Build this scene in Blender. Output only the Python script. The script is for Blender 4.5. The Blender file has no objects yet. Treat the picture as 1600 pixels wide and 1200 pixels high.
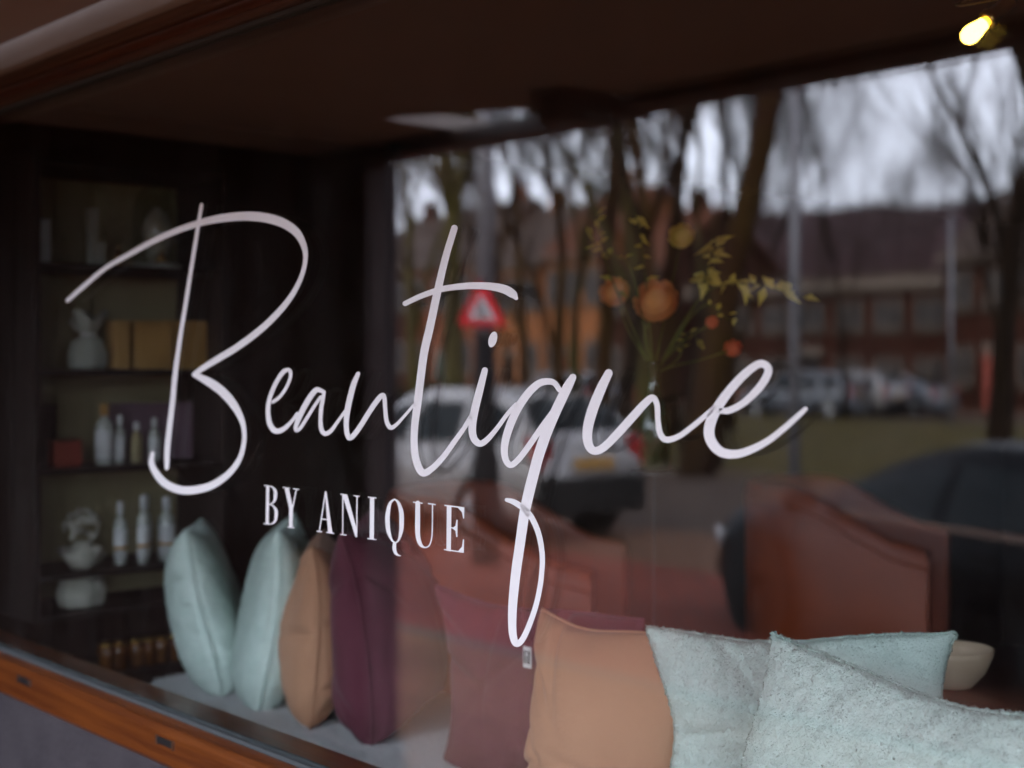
import bpy, bmesh, math, random
import numpy as np
from mathutils import Vector, Matrix, noise
R = math.radians
sc = bpy.context.scene
col = sc.collection
random.seed(7); rng = np.random.default_rng(7)

# ------------------------------------------------------------------ camera
F = 2222.22                       # focal length in photo pixels (50 mm on 36 mm, 1600 px wide)
TH = math.atan2(1950.0, F)        # view axis against the shop front
CAM = Vector((0.0, -1.5, 1.75))
AX = Vector((-math.cos(TH), math.sin(TH), 0)); RT = Vector((math.sin(TH), math.cos(TH), 0))
HY = 567.0                        # horizon row
cd = bpy.data.cameras.new('camera'); cam = bpy.data.objects.new('camera', cd); col.objects.link(cam)
cd.sensor_width = 36; cd.lens = 50; cd.shift_y = -(600 - HY) / 1600; cd.clip_start = 0.02; cd.clip_end = 2000
cam.matrix_world = Matrix((( RT.x, 0, -AX.x, CAM.x), (RT.y, 0, -AX.y, CAM.y), (0, 1, 0, CAM.z), (0, 0, 0, 1)))
cd.dof.use_dof = True; cd.dof.focus_distance = 2.3; cd.dof.aperture_fstop = 2.4
sc.camera = cam

# ------------------------------------------------------------------ world, sun, exposure
w = bpy.data.worlds.new('World'); sc.world = w; w.use_nodes = True
nt = w.node_tree; nt.nodes.clear()
SUN_EL, SUN_ROT = R(34), R(20)
sky = nt.nodes.new('ShaderNodeTexSky'); sky.sky_type = 'NISHITA'; sky.sun_disc = False
sky.sun_elevation = SUN_EL; sky.sun_rotation = SUN_ROT; sky.air_density = 1.0; sky.dust_density = 4.0; sky.ozone_density = 1.0
hs = nt.nodes.new('ShaderNodeHueSaturation'); hs.inputs['Saturation'].default_value = 0.30
tc = nt.nodes.new('ShaderNodeTexCoord')
mp = nt.nodes.new('ShaderNodeMapping'); mp.inputs['Scale'].default_value = (1, 1, 2.6)
cl = nt.nodes.new('ShaderNodeTexNoise'); cl.inputs['Scale'].default_value = 5.0; cl.inputs['Detail'].default_value = 5
cr = nt.nodes.new('ShaderNodeMapRange'); cr.inputs['From Min'].default_value = .3; cr.inputs['From Max'].default_value = .7
cr.inputs['To Min'].default_value = .72; cr.inputs['To Max'].default_value = 1.2
mu = nt.nodes.new('ShaderNodeMix'); mu.data_type = 'RGBA'; mu.blend_type = 'MULTIPLY'; mu.inputs['Factor'].default_value = 1
bg = nt.nodes.new('ShaderNodeBackground'); bg.inputs['Strength'].default_value = 0.10
wo = nt.nodes.new('ShaderNodeOutputWorld')
L = nt.links.new
L(sky.outputs[0], hs.inputs['Color']); L(tc.outputs['Generated'], mp.inputs[0]); L(mp.outputs[0], cl.inputs[0])
veil = nt.nodes.new('ShaderNodeMix'); veil.data_type = 'RGBA'; veil.inputs['Factor'].default_value = .65
veil.inputs['B'].default_value = (7.9, 8.2, 10.2, 1)          # even overcast cloud over the whole sky
L(hs.outputs[0], veil.inputs['A'])
L(cl.outputs[0], cr.inputs['Value']); L(veil.outputs['Result'], mu.inputs['A']); L(cr.outputs[0], mu.inputs['B'])
L(mu.outputs['Result'], bg.inputs['Color']); L(bg.outputs[0], wo.inputs[0])
sd = bpy.data.lights.new('sun', 'SUN'); sd.energy = 0.5; sd.angle = R(20); sd.color = (1, .93, .84)
so = bpy.data.objects.new('sun', sd); col.objects.link(so)
so.rotation_euler = (R(90) - SUN_EL, 0, math.pi - SUN_ROT)   # sun stands behind the shop
sc.view_settings.view_transform = 'Standard'; sc.view_settings.look = 'None'
sc.view_settings.gamma = 1; sc.view_settings.exposure = 3.15
sc.render.engine = 'CYCLES'
sc.cycles.max_bounces = 12; sc.cycles.transparent_max_bounces = 40; sc.cycles.glossy_bounces = 6
sc.cycles.use_denoising = True; sc.cycles.caustics_reflective = False; sc.cycles.caustics_refractive = False

# ------------------------------------------------------------------ pixel -> place
def ray(px, py): return AX + RT * ((px - 800) / F) + Vector((0, 0, (HY - py) / F))
def on_y(px, py, Y): d = ray(px, py); return CAM + d * ((Y - CAM.y) / d.y)
def on_x(px, py, X): d = ray(px, py); return CAM + d * ((X - CAM.x) / d.x)
def on_z(px, py, Z): d = ray(px, py); return CAM + d * ((Z - CAM.z) / d.z)
def at(px, py, D): return CAM + ray(px, py) * D
def mir(p): return Vector((p.x, -p.y, p.z))      # what the pane mirrors stands on the street side
def street(px, D, z=0.0): p = at(px, HY, D); return Vector((p.x, -p.y, z))

# ------------------------------------------------------------------ materials
def mat(name, c, rough=.7, c2=None, scale=6, bump=0, bscale=40, metal=0, spec=.5, coat=0, emit=0, sheen=0, detail=4, stretch=None, subsurf=0):
    m = bpy.data.materials.new(name); m.use_nodes = True
    n = m.node_tree.nodes; l = m.node_tree.links.new; b = n['Principled BSDF']
    if rough >= .7 and spec == .5: spec = .12            # matt stone, bark, cloth, plaster
    b.inputs['Base Color'].default_value = (*c, 1); b.inputs['Roughness'].default_value = rough
    b.inputs['Metallic'].default_value = metal; b.inputs['Specular IOR Level'].default_value = spec
    b.inputs['Coat Weight'].default_value = coat; b.inputs['Coat Roughness'].default_value = .08
    if sheen: b.inputs['Sheen Weight'].default_value = sheen; b.inputs['Sheen Roughness'].default_value = .5
    if emit: b.inputs['Emission Color'].default_value = (*c, 1); b.inputs['Emission Strength'].default_value = emit
    t = n.new('ShaderNodeTexCoord'); mpp = n.new('ShaderNodeMapping'); l(t.outputs['Object'], mpp.inputs[0])
    if stretch: mpp.inputs['Scale'].default_value = stretch
    if c2:
        x = n.new('ShaderNodeTexNoise'); x.inputs['Scale'].default_value = scale; x.inputs['Detail'].default_value = detail
        r = n.new('ShaderNodeValToRGB'); r.color_ramp.elements[0].color = (*c, 1); r.color_ramp.elements[1].color = (*c2, 1)
        r.color_ramp.elements[0].position = .34; r.color_ramp.elements[1].position = .68
        l(mpp.outputs[0], x.inputs[0]); l(x.outputs[0], r.inputs[0]); l(r.outputs[0], b.inputs['Base Color'])
    if bump:
        x = n.new('ShaderNodeTexNoise'); x.inputs['Scale'].default_value = bscale; x.inputs['Detail'].default_value = 3
        bm = n.new('ShaderNodeBump'); bm.inputs['Strength'].default_value = bump; bm.inputs['Distance'].default_value = .01
        l(mpp.outputs[0], x.inputs[0]); l(x.outputs[0], bm.inputs['Height']); l(bm.outputs[0], b.inputs['Normal'])
    return m

def brick_mat(name, a, b_, mortar, scale, bw=.21, bh=.065, ms=.008, rough=.85, vert=True):
    m = mat(name, a, rough); n = m.node_tree.nodes; l = m.node_tree.links.new
    t = n.new('ShaderNodeTexCoord'); sep = n.new('ShaderNodeSeparateXYZ'); cmb = n.new('ShaderNodeCombineXYZ')
    l(t.outputs['Object'], sep.inputs[0])
    if vert:
        ad = n.new('ShaderNodeMath'); l(sep.outputs['X'], ad.inputs[0]); l(sep.outputs['Y'], ad.inputs[1])
        l(ad.outputs[0], cmb.inputs['X']); l(sep.outputs['Z'], cmb.inputs['Y'])
    else:
        l(sep.outputs['X'], cmb.inputs['X']); l(sep.outputs['Y'], cmb.inputs['Y'])
    k = n.new('ShaderNodeTexBrick'); k.inputs['Scale'].default_value = 1; k.inputs['Brick Width'].default_value = bw
    k.inputs['Row Height'].default_value = bh; k.inputs['Mortar Size'].default_value = ms
    k.inputs['Color1'].default_value = (*a, 1); k.inputs['Color2'].default_value = (*b_, 1); k.inputs['Mortar'].default_value = (*mortar, 1)
    nz = n.new('ShaderNodeTexNoise'); nz.inputs['Scale'].default_value = .7; l(t.outputs['Object'], nz.inputs[0])
    mr = n.new('ShaderNodeMapRange'); mr.inputs['To Min'].default_value = .65; mr.inputs['To Max'].default_value = 1.35; l(nz.outputs[0], mr.inputs['Value'])
    mx = n.new('ShaderNodeMix'); mx.data_type = 'RGBA'; mx.blend_type = 'MULTIPLY'; mx.inputs['Factor'].default_value = 1
    l(cmb.outputs[0], k.inputs['Vector']); l(k.outputs['Color'], mx.inputs['A']); l(mr.outputs[0], mx.inputs['B'])
    l(mx.outputs['Result'], n['Principled BSDF'].inputs['Base Color'])
    bp = n.new('ShaderNodeBump'); bp.inputs['Strength'].default_value = .5; bp.inputs['Distance'].default_value = .01; bp.invert = True
    l(k.outputs['Fac'], bp.inputs['Height']); l(bp.outputs[0], n['Principled BSDF'].inputs['Normal'])
    return m

def glass_mat(name, tint=(1, 1, 1), smudge=0.0):
    m = bpy.data.materials.new(name); m.use_nodes = True; n = m.node_tree.nodes; l = m.node_tree.links.new; n.clear()
    o = n.new('ShaderNodeOutputMaterial'); tr = n.new('ShaderNodeBsdfTransparent'); gl = n.new('ShaderNodeBsdfGlossy')
    tr.inputs[0].default_value = (*tint, 1); gl.inputs['Roughness'].default_value = 0.0
    g = n.new('ShaderNodeNewGeometry'); mr = n.new('ShaderNodeMapRange')
    mr.inputs['To Min'].default_value = 1.52; mr.inputs['To Max'].default_value = 1 / 1.52
    fr = n.new('ShaderNodeFresnel'); mx = n.new('ShaderNodeMixShader')
    l(g.outputs['Backfacing'], mr.inputs['Value']); l(mr.outputs[0], fr.inputs['IOR'])
    l(fr.outputs[0], mx.inputs[0]); l(tr.outputs[0], mx.inputs[1]); l(gl.outputs[0], mx.inputs[2])
    if smudge:
        tcx = n.new('ShaderNodeTexCoord'); mpx = n.new('ShaderNodeMapping'); mpx.inputs['Scale'].default_value = (2.2, 1, .7); nz = n.new('ShaderNodeTexNoise'); nz.inputs['Scale'].default_value = 3; nz.inputs['Detail'].default_value = 8; nz.inputs['Roughness'].default_value = .7
        mq = n.new('ShaderNodeMapRange'); mq.inputs['From Min'].default_value = .45; mq.inputs['From Max'].default_value = .8; mq.inputs['To Min'].default_value = 0; mq.inputs['To Max'].default_value = smudge
        df = n.new('ShaderNodeBsdfDiffuse'); df.inputs[0].default_value = (.7, .68, .64, 1); m2 = n.new('ShaderNodeMixShader')
        l(tcx.outputs['Object'], mpx.inputs[0]); l(mpx.outputs[0], nz.inputs[0]); l(nz.outputs[0], mq.inputs['Value']); l(mq.outputs[0], m2.inputs[0]); l(mx.outputs[0], m2.inputs[1]); l(df.outputs[0], m2.inputs[2]); l(m2.outputs[0], o.inputs[0])
    else: l(mx.outputs[0], o.inputs[0])
    return m

def wood_mat(name, c, c2, rough=.35, axis=(1.2, 26, 26), coat=.3):
    m = mat(name, c, rough, c2, scale=2.2, bump=.25, bscale=5, coat=coat, detail=7, stretch=axis); return m

M = dict(
    vinyl=mat('white_vinyl', (.77, .785, .77), .5, (.81, .825, .81), 5, .05, 300),
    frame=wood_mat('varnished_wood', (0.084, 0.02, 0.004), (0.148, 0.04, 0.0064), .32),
    frame_dark=wood_mat('dark_and_shaded_wood', (.05, .022, .010), (.09, .04, .018), .45),
    gasket=mat('grey_gasket', (.07, .08, .08), .8),
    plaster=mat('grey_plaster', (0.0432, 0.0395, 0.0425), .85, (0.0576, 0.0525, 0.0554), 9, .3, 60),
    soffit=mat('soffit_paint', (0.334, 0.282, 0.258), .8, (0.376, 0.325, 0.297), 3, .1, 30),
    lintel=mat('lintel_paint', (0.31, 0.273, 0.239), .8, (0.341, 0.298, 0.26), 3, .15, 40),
    beam=mat('beam_paint', (0.0385, 0.0245, 0.0196), .55, (0.056, 0.035, 0.028), 5),
    wing=wood_mat('wing_boards', (0.012, 0.0056, 0.004), (0.02, 0.008, 0.0052), .7, (26, 26, 1.2), 0),
    pillar=mat('pillar_render', (0.0454, 0.033, 0.0328), .85, (0.0574, 0.0426, 0.0414), 7, .2, 60),
    glass=glass_mat('window_glass', (.985, .995, .99)), glass_out=glass_mat('window_glass_dusty', (.985, .995, .99), .006),
    clear=glass_mat('clear_glass', (.92, .97, .95)),
    inwall=mat('interior_wall', (0.0605, 0.0432, 0.0347), .85, (0.0718, 0.0515, 0.041), 3),
    ceiling=mat('interior_ceiling', (0.154, 0.096, 0.0678), .85),
    floor=wood_mat('floor_boards', (0.05, 0.0275, 0.015), (0.075, 0.0425, 0.025), .4),
    boucle=mat('white_boucle', (0.88, 0.902, 0.902), .95, (0.77, 0.803, 0.803), 60, .9, 180, sheen=.3),
    fleece=mat('pale_fleece', (.60, .735, .67), .95, (.68, .81, .745), 25, .3, 260, sheen=.1),
    peach=mat('peach_velvet', (0.459, 0.237, 0.138), .8, (0.513, 0.275, 0.161), 5, .12, 120, sheen=.12),
    plum=mat('plum_velvet', (0.112, 0.028, 0.0434), .8, (0.138, 0.0357, 0.0535), 5, .12, 120, sheen=.12),
    leather=mat('terracotta_leather', (0.287, 0.0503, 0.0125), .45, (0.334, 0.0622, 0.0159), 5, .15, 90),
    blackmetal=mat('black_metal', (.02, .02, .02), .4, metal=.3),
    gold=mat('brass', (.80, .52, .15), .28, metal=1),
    taupe=mat('cabinet_taupe', (0.337, 0.302, 0.169), .7, (0.396, 0.35, 0.203), 4),
    cab_dark=mat('cabinet_dark', (0.021, 0.015, 0.012), .6),
    tan=mat('tan_card', (.50, .30, .10), .7, (.55, .34, .12), 8),
    purple=mat('mauve_reflection', (.22, .15, .19), .7),
    red_refl_door=mat('red_reflection_and_door', (.28, .05, .03), .6),
    whitelabel=mat('white_label', (.72, .76, .76), .6),
    amber=mat('amber_glass', (0.158, 0.0585, 0.0113), .15, coat=.5),
    cream=mat('cream_wood', (0.495, 0.375, 0.255), .5, (0.54, 0.42, 0.3), 9),
    paleglass=mat('frosted_glass', (.50, .55, .50), .2, coat=.4),
    paper=mat('tissue_paper', (.42, .46, .40), .8, (.50, .54, .47), 15),
    gauze=mat('gauze', (.45, .45, .38), .9, (.55, .55, .47), 20),
    darkgreen=mat('green_glass', (.012, .035, .012), .15, coat=.5),
    petal=mat('orange_petal', (0.792, 0.324, 0.09), .7, (0.828, 0.414, 0.162), 14),
    petal_red=mat('red_petal', (.70, .13, .06), .7, (.78, .2, .1), 14),
    petal_yellow=mat('yellow_petal', (.78, .64, .10), .7, (.85, .74, .2), 14),
    leaf=mat('olive_leaf', (.34, .34, .05), .7, (.50, .44, .08), 12),
    stem=mat('green_stem', (.07, .10, .02), .7, (.14, .14, .03), 12),
    bulb=glass_mat('bulb_glass', (1, .93, .62)), filament=mat('lit_filament', (1.0, .66, .13), .3, emit=1.6),
    cable=mat('brown_cable', (.10, .07, .03), .6),
    # street
    asphalt=mat('asphalt', (0.0392, 0.0267, 0.0209), .85, (0.0556, 0.0374, 0.0281), 3, .4, 60),
    redpave=brick_mat('red_pavers', (0.133, 0.0302, 0.0189), (0.101, 0.0234, 0.0159), (0.0504, 0.0244, 0.0189), 1, .21, .105, .008, .8, False),
    brownpave=brick_mat('brown_pavers', (0.116, 0.0556, 0.0323), (0.0851, 0.0441, 0.0272), (0.0476, 0.0278, 0.0187), 1, .21, .105, .008, .8, False),
    greypave=brick_mat('grey_paving', (0.136, 0.0668, 0.0367), (0.109, 0.0536, 0.03), (0.0599, 0.0334, 0.0217), 1, .3, .3, .006, .8, False),
    kerb=mat('kerb_stone', (0.0702, 0.0525, 0.0389), .8, (0.0864, 0.0651, 0.0486), 9),
    grass=mat('winter_grass', (0.0388, 0.033, 0.00299), .9, (0.0712, 0.0453, 0.00561), .9, .7, 25),
    soil=mat('ground_soil', (.09, .075, .05), .95, (.06, .06, .03), .5),
    bark=mat('mossy_bark', (0.028, 0.0114, 0.00513), .9, (0.0396, 0.0217, 0.0042), 1.3, .8, 22),
    bark2=mat('dark_bark', (0.012, 0.00698, 0.00432), .9, (0.018, 0.0104, 0.0054), 1.3, .8, 22),
    bark3=mat('green_bark', (0.051, 0.042, 0.012), .9, (0.036, 0.024, 0.0132), 1.1, .8, 22),
    twig=mat('twig_bark', (0.0324, 0.0194, 0.0125), .9),
    hedge=mat('hedge_leaf', (0.036, 0.044, 0.0096), .8, (0.068, 0.068, 0.016), 3),
    hill=mat('wooded_hill', (0.0261, 0.0127, 0.014), .95, (0.0371, 0.0191, 0.0205), .09, .9, .6),
    brick=brick_mat('house_brick', (0.177, 0.0466, 0.0201), (0.133, 0.0356, 0.0161), (0.154, 0.0908, 0.0593), 1),
    brick2=brick_mat('ochre_brick', (0.31, 0.109, 0.0336), (0.247, 0.081, 0.0259), (0.181, 0.107, 0.0705), 1),
    brick3=brick_mat('dark_brick', (0.053, 0.0138, 0.00806), (0.0379, 0.0111, 0.00683), (0.0455, 0.0259, 0.0177), 1),
    rooftile=mat('roof_tile', (0.0428, 0.0293, 0.0242), .8, (0.0655, 0.043, 0.0333), 4, .4, 12),
    rooftile2=mat('red_roof_tile', (0.0756, 0.0254, 0.0136), .8, (0.0958, 0.0352, 0.0181), 4, .4, 12),
    white=mat('white_paint', (0.138, 0.102, 0.0762), .6),
    winglass=mat('house_glass', (.022, .018, .016), .15, spec=.25),
    polelight=mat('galvanised', (0.162, 0.158, 0.177), .5, (0.185, 0.181, 0.2), 6, metal=.2),
    poledark=mat('dark_pole', (.006, .005, .006), .7),
    signred=mat('sign_red', (.42, .012, .02), .7), signwhite=mat('sign_white', (0.32, 0.32, 0.352), .7), signblack=mat('sign_black', (.02, .02, .02), .5),
    silver=mat('silver_paint', (0.235, 0.223, 0.219), .3, coat=.8, metal=.35),
    silver2=mat('bluegrey_paint', (0.107, 0.118, 0.14), .3, coat=.8, metal=.3),
    black=mat('black_paint', (.003, .003, .004), .22, spec=.05),
    darkcar=mat('dark_paint', (.03, .035, .045), .25, coat=1),
    carglass=mat('car_glass', (.006, .009, .010), .08, spec=.09),
    trim=mat('black_trim', (.009, .009, .009), .7), tyre=mat('tyre_rubber', (.008, .008, .008), .85), rim=mat('alloy_rim', (.45, .45, .46), .35, metal=.7),
    lampred=mat('tail_lamp', (0.231, 0.00825, 0.011), .2, coat=.6), lampclear=mat('head_lamp', (0.262, 0.266, 0.28), .12, coat=.8),
    plate=mat('yellow_plate', (0.324, 0.162, 0.009), .5), chrome=mat('chrome', (.75, .75, .78), .15, metal=1),
    tagprint=mat('tag_print', (.03, .03, .03), .7), tagcloth=mat('tag_cloth', (.75, .75, .73), .8),
)

# ------------------------------------------------------------------ mesh helpers
class MB:
    def __init__(s): s.v = []; s.f = []
    def add(s, vs, fs):
        o = len(s.v); s.v += [tuple(p) for p in vs]; s.f += [tuple(i + o for i in f) for f in fs]; return s
    def box(s, a, b):
        (x0, y0, z0), (x1, y1, z1) = a, b
        x0, x1 = min(x0, x1), max(x0, x1); y0, y1 = min(y0, y1), max(y0, y1); z0, z1 = min(z0, z1), max(z0, z1)
        return s.add([(x0,y0,z0),(x1,y0,z0),(x1,y1,z0),(x0,y1,z0),(x0,y0,z1),(x1,y0,z1),(x1,y1,z1),(x0,y1,z1)],
                     [(0,3,2,1),(4,5,6,7),(0,1,5,4),(1,2,6,5),(2,3,7,6),(3,0,4,7)])
    def bar(s, p, q, r0, r1=None, n=8, cap=True):
        return s.tube([p, q], [r0, r0 if r1 is None else r1], n, cap)
    def tube(s, pts, rad, n=8, cap=True, closed=False):
        pts = [Vector(p) for p in pts]; K = len(pts); vs = []
        if not hasattr(rad, '__len__'): rad = [rad] * K
        up = None
        for i, p in enumerate(pts):
            d = (pts[(i + 1) % K] - pts[i - 1]) if closed else (pts[min(i + 1, K - 1)] - pts[max(i - 1, 0)])
            d = d.normalized() if d.length > 1e-9 else Vector((0, 0, 1))
            if up is None: up = d.orthogonal().normalized()
            up = (up - d * up.dot(d)); up = up.normalized() if up.length > 1e-6 else d.orthogonal().normalized()
            b = d.cross(up)
            for j in range(n):
                a = 2 * math.pi * j / n; vs.append(p + (up * math.cos(a) + b * math.sin(a)) * rad[i])
        fs = []
        for i in range(K if closed else K - 1):
            for j in range(n):
                i2 = (i + 1) % K; fs.append((i*n+j, i*n+(j+1)%n, i2*n+(j+1)%n, i2*n+j))
        if cap and not closed:
            fs.append(tuple(range(n - 1, -1, -1))); fs.append(tuple((K - 1) * n + j for j in range(n)))
        return s.add(vs, fs)
    def lathe(s, prof, n=20, c=(0, 0, 0), ax=None):
        vs = []; K = len(prof)
        for r, z in prof:
            for j in range(n):
                a = 2 * math.pi * j / n; vs.append((c[0] + r * math.cos(a), c[1] + r * math.sin(a), c[2] + z))
        fs = [(i*n+j, i*n+(j+1)%n, (i+1)*n+(j+1)%n, (i+1)*n+j) for i in range(K-1) for j in range(n)]
        fs.append(tuple(range(n - 1, -1, -1))); fs.append(tuple((K - 1) * n + j for j in range(n)))
        return s.add(vs, fs)
    def prism(s, poly, d):                      # closed polygon of 3D points swept by vector d
        n = len(poly); d = Vector(d); vs = [Vector(p) for p in poly] + [Vector(p) + d for p in poly]
        fs = [tuple(range(n - 1, -1, -1)), tuple(range(n, 2 * n))] + [(i, (i+1) % n, n + (i+1) % n, n + i) for i in range(n)]
        return s.add(vs, fs)
    def build(s, name, m, parent=None, smooth=False, bevel=0):
        me = bpy.data.meshes.new(name); me.from_pydata(s.v, [], s.f); me.update()
        bm = bmesh.new(); bm.from_mesh(me); bmesh.ops.recalc_face_normals(bm, faces=bm.faces); bm.to_mesh(me); bm.free()
        if smooth: me.polygons.foreach_set('use_smooth', [True] * len(me.polygons))
        me.materials.append(m if not isinstance(m, str) else M[m])
        o = bpy.data.objects.new(name, me); col.objects.link(o)
        if parent is not None: o.parent = parent
        if bevel:
            b = o.modifiers.new('bevel', 'BEVEL'); b.width = bevel; b.segments = 2; b.limit_method = 'ANGLE'
        return o

def tag(o, label=None, cat=None, group=None, kind=None):
    if label: o['label'] = label
    if cat: o['category'] = cat
    if group: o['group'] = group
    if kind: o['kind'] = kind
    return o
def thing(name, label, cat, loc=(0, 0, 0), rz=0, group=None):
    o = bpy.data.objects.new(name, None); col.objects.link(o); o.empty_display_size = .1
    o.location = loc; o.rotation_euler = (0, 0, rz); return tag(o, label, cat, group)
def struct(name, mb, m, **k): return tag(mb.build(name, m, **k), kind='structure')
def copy_tree(o, parent=None):
    c = o.copy(); col.objects.link(c); c.parent = parent
    for ch in list(o.children): copy_tree(ch, c)
    return c
def catmull(pts, n=7):
    P = np.array(pts, float); out = []
    Q = np.vstack([2 * P[0] - P[1], P, 2 * P[-1] - P[-2]])
    for i in range(1, len(Q) - 2):
        a, b, c, d = Q[i-1:i+3]
        for t in np.arange(n) / n:
            out.append(.5 * (2*b + (c-a)*t + (2*a-5*b+4*c-d)*t*t + (3*b-a-3*c+d)*t**3))
    out.append(P[-1]); return np.array(out)

# =================================================================== THE SETTING
ZB = on_y(480, 1200, 0).z; ZT = on_y(500, 0, 0).z          # glass bottom and top
XL, XR = -4.45, 3.2                                        # window opening
SOF = ZT + .092
FH = .095; FT = .062
# ground
struct('ground', MB().add([(-900,-900,-.16),(900,-900,-.16),(900,60,-.16),(-900,60,-.16)], [(0,1,2,3)]), 'soil')
struct('pavement', MB().box((-120, -4.1, -.15), (80, -.02, 0)), 'greypave')
struct('kerb', MB().box((-120, -4.25, -.15), (80, -4.104, .004)), 'kerb')
struct('red_brick_strip', MB().box((-120, -7.75, -.15), (80, -4.254, -.02)), 'redpave')
struct('brown_brick_strip', MB().box((-120, -9.8, -.15), (80, -7.754, -.016)), 'brownpave')
struct('road', MB().box((-200, -15.9, -.15), (120, -9.804, -.03)), 'asphalt')
struct('kerb', MB().box((-200, -16.05, -.15), (120, -15.904, .09)), 'kerb')
struct('grass_verge', MB().box((-200, -36, -.15), (120, -16.054, .06)), 'grass')
struct('road', MB().box((-200, -44, -.15), (120, -36.004, -.02)), 'asphalt')
struct('pavement', MB().box((-200, -48, -.15), (120, -44.004, .05)), 'brownpave')

# shop shell
struct('floor', MB().box((-5.2, .13, -.1), (3.6, 7, .0)), 'floor')
struct('ceiling', MB().box((-5.2, .13, 2.62), (3.6, 7, 2.75)), 'ceiling')
XW = -4.62
struct('wall', MB().box((XW - .2, .13, 0), (XW, 7, 2.615)), 'inwall')
struct('wall', MB().box((XW, 6.6, 0), (3.4, 6.8, 2.615)), 'inwall')
struct('wall', MB().box((3.4, .13, 0), (3.6, 6.595, 2.615)), 'inwall')
pl = thing('facade', 'grey plaster shop front wall around the large display window', 'wall', (0, 0, 0))
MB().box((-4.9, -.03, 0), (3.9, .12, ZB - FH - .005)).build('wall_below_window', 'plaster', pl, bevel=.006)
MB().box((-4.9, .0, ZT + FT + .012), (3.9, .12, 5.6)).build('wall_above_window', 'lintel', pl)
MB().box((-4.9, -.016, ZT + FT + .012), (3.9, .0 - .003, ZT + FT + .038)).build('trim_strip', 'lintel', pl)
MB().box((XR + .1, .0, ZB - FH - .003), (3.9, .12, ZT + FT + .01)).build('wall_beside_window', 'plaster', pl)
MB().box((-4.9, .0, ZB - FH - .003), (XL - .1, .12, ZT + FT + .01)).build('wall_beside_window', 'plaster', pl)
# canopy with eave beam, wing wall, pillar
cn = thing('entrance_canopy', 'flat canopy with pale soffit and dark eave beam above the window', 'canopy')
s0 = 2.60
poly = [(4.2, -.02, s0), (4.2, -1.70, s0), (-3.15, -1.70, s0), (-3.5, -1.66, s0), (-3.93, -1.43, s0), (-4.02, -1.43, s0), (-4.02, -1.87, s0 + .002), (-5.1, -1.87, s0 + .002), (-5.0, -.02, s0)]
MB().prism(poly, (0, 0, .05)).build('soffit', 'soffit', cn)
MB().box((-3.146, -1.86, 2.555), (4.2, -1.705, 2.645)).build('eave_beam', 'beam', cn, bevel=.008)
MB().box((-5.2, -1.85, 2.54), (-3.15, -1.71, 2.60)).build('eave_beam', 'beam', cn, bevel=.008)
MB().box((-3.145, -1.90, 2.649), (4.2, -1.706, 2.86)).build('fascia_board', 'beam', cn)
MB().box((-3.42, -1.88, 2.649), (-3.15, -1.72, 2.80)).build('bracket', 'beam', cn, bevel=.01)
MB().box((-3.30, -1.70, 2.50), (-3.16, -1.46, s0 - .002)).build('bracket', 'beam', cn, bevel=.01)
wg = thing('wing_wall', 'dark timber boarded wall standing out beside the shop window', 'wall')
for i in range(13):
    y1 = -.04 - i * .145
    MB().box((-5.0, y1 - .138, 0), (-4.9 + (i % 2) * .004, y1, 2.597)).build('board', 'wing', wg, bevel=.004)
MB().box((-5.06, -1.92, 0), (-5.003, -.03, 2.597)).build('backing', 'wing', wg)
pi = thing('corner_pillar', 'square grey-brown pillar carrying the end of the eave beam', 'pillar')
MB().box((-4.80, -1.88, 0), (-4.55, -1.72, 2.537)).build('shaft', 'pillar', pi, bevel=.01)
MB().box((-4.82, -1.90, 0), (-4.53, -1.70, .25)).build('plinth', 'pillar', pi, bevel=.01)

# the window itself
wn = thing('shop_window', 'wide double-glazed shop window in a varnished brown wood frame', 'window', (0, 0, 0))
def rail(z0, z1, nm):
    # moulded profile swept along x: (y, z)
    if nm == 'bottom_rail':
        pr = [(-.040, z0), (-.048, z0 + .010), (-.046, z1 - .020), (-.036, z1 - .008), (-.012, z1 - .001), (.11, z1 - .001), (.11, z0)]
    else:
        pr = [(-.060, z1), (-.060, z0 + .046), (-.055, z0 + .042), (-.055, z0 + .036), (-.046, z0 + .030), (-.030, z0 + .005), (-.022, z0 + .001), (.11, z0 + .001), (.11, z1)]
    if nm == 'top_rail': MB().bar((XL - .09, -.047, z0 + .018), (XR + .09, -.047, z0 + .018), .011, n=12).build('bead', 'frame', wn, True)
    return MB().prism([(XL - .09, y, z) for y, z in pr], (XR - XL + .18, 0, 0)).build(nm, 'frame' if nm == 'bottom_rail' else 'frame_dark', wn, bevel=.002)  # top rail: its shade is put into the darker wood colour
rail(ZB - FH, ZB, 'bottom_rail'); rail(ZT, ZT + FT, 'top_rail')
for x0, x1 in ((XL - .09, XL), (XR, XR + .09)):
    MB().box((x0, -.058, ZB + .002), (x1, .108, ZT - .002)).build('side_rail', 'frame', wn, bevel=.006)
MB().box((XL + .002, -.010, ZB), (XR - .002, -.002, ZB + .009)).build('gasket', 'gasket', wn)
MB().box((XL + .002, -.010, ZT - .009), (XR - .002, -.002, ZT)).build('gasket', 'gasket', wn)
for px, py in ((38, 1064), (258, 1160)):
    p = on_y(px, py, -.047)
    MB().box((p.x - .035, -.0495, p.z - .008), (p.x + .035, -.044, p.z + .008)).build('drain_slot', 'blackmetal', wn, bevel=.002)
    for sx in (-1, 1):
        MB().box((p.x + sx * .037 - .003, -.0503, p.z - .010), (p.x + sx * .037 + .003, -.045, p.z + .010)).build('slot_end', 'frame_dark', wn)
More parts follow.
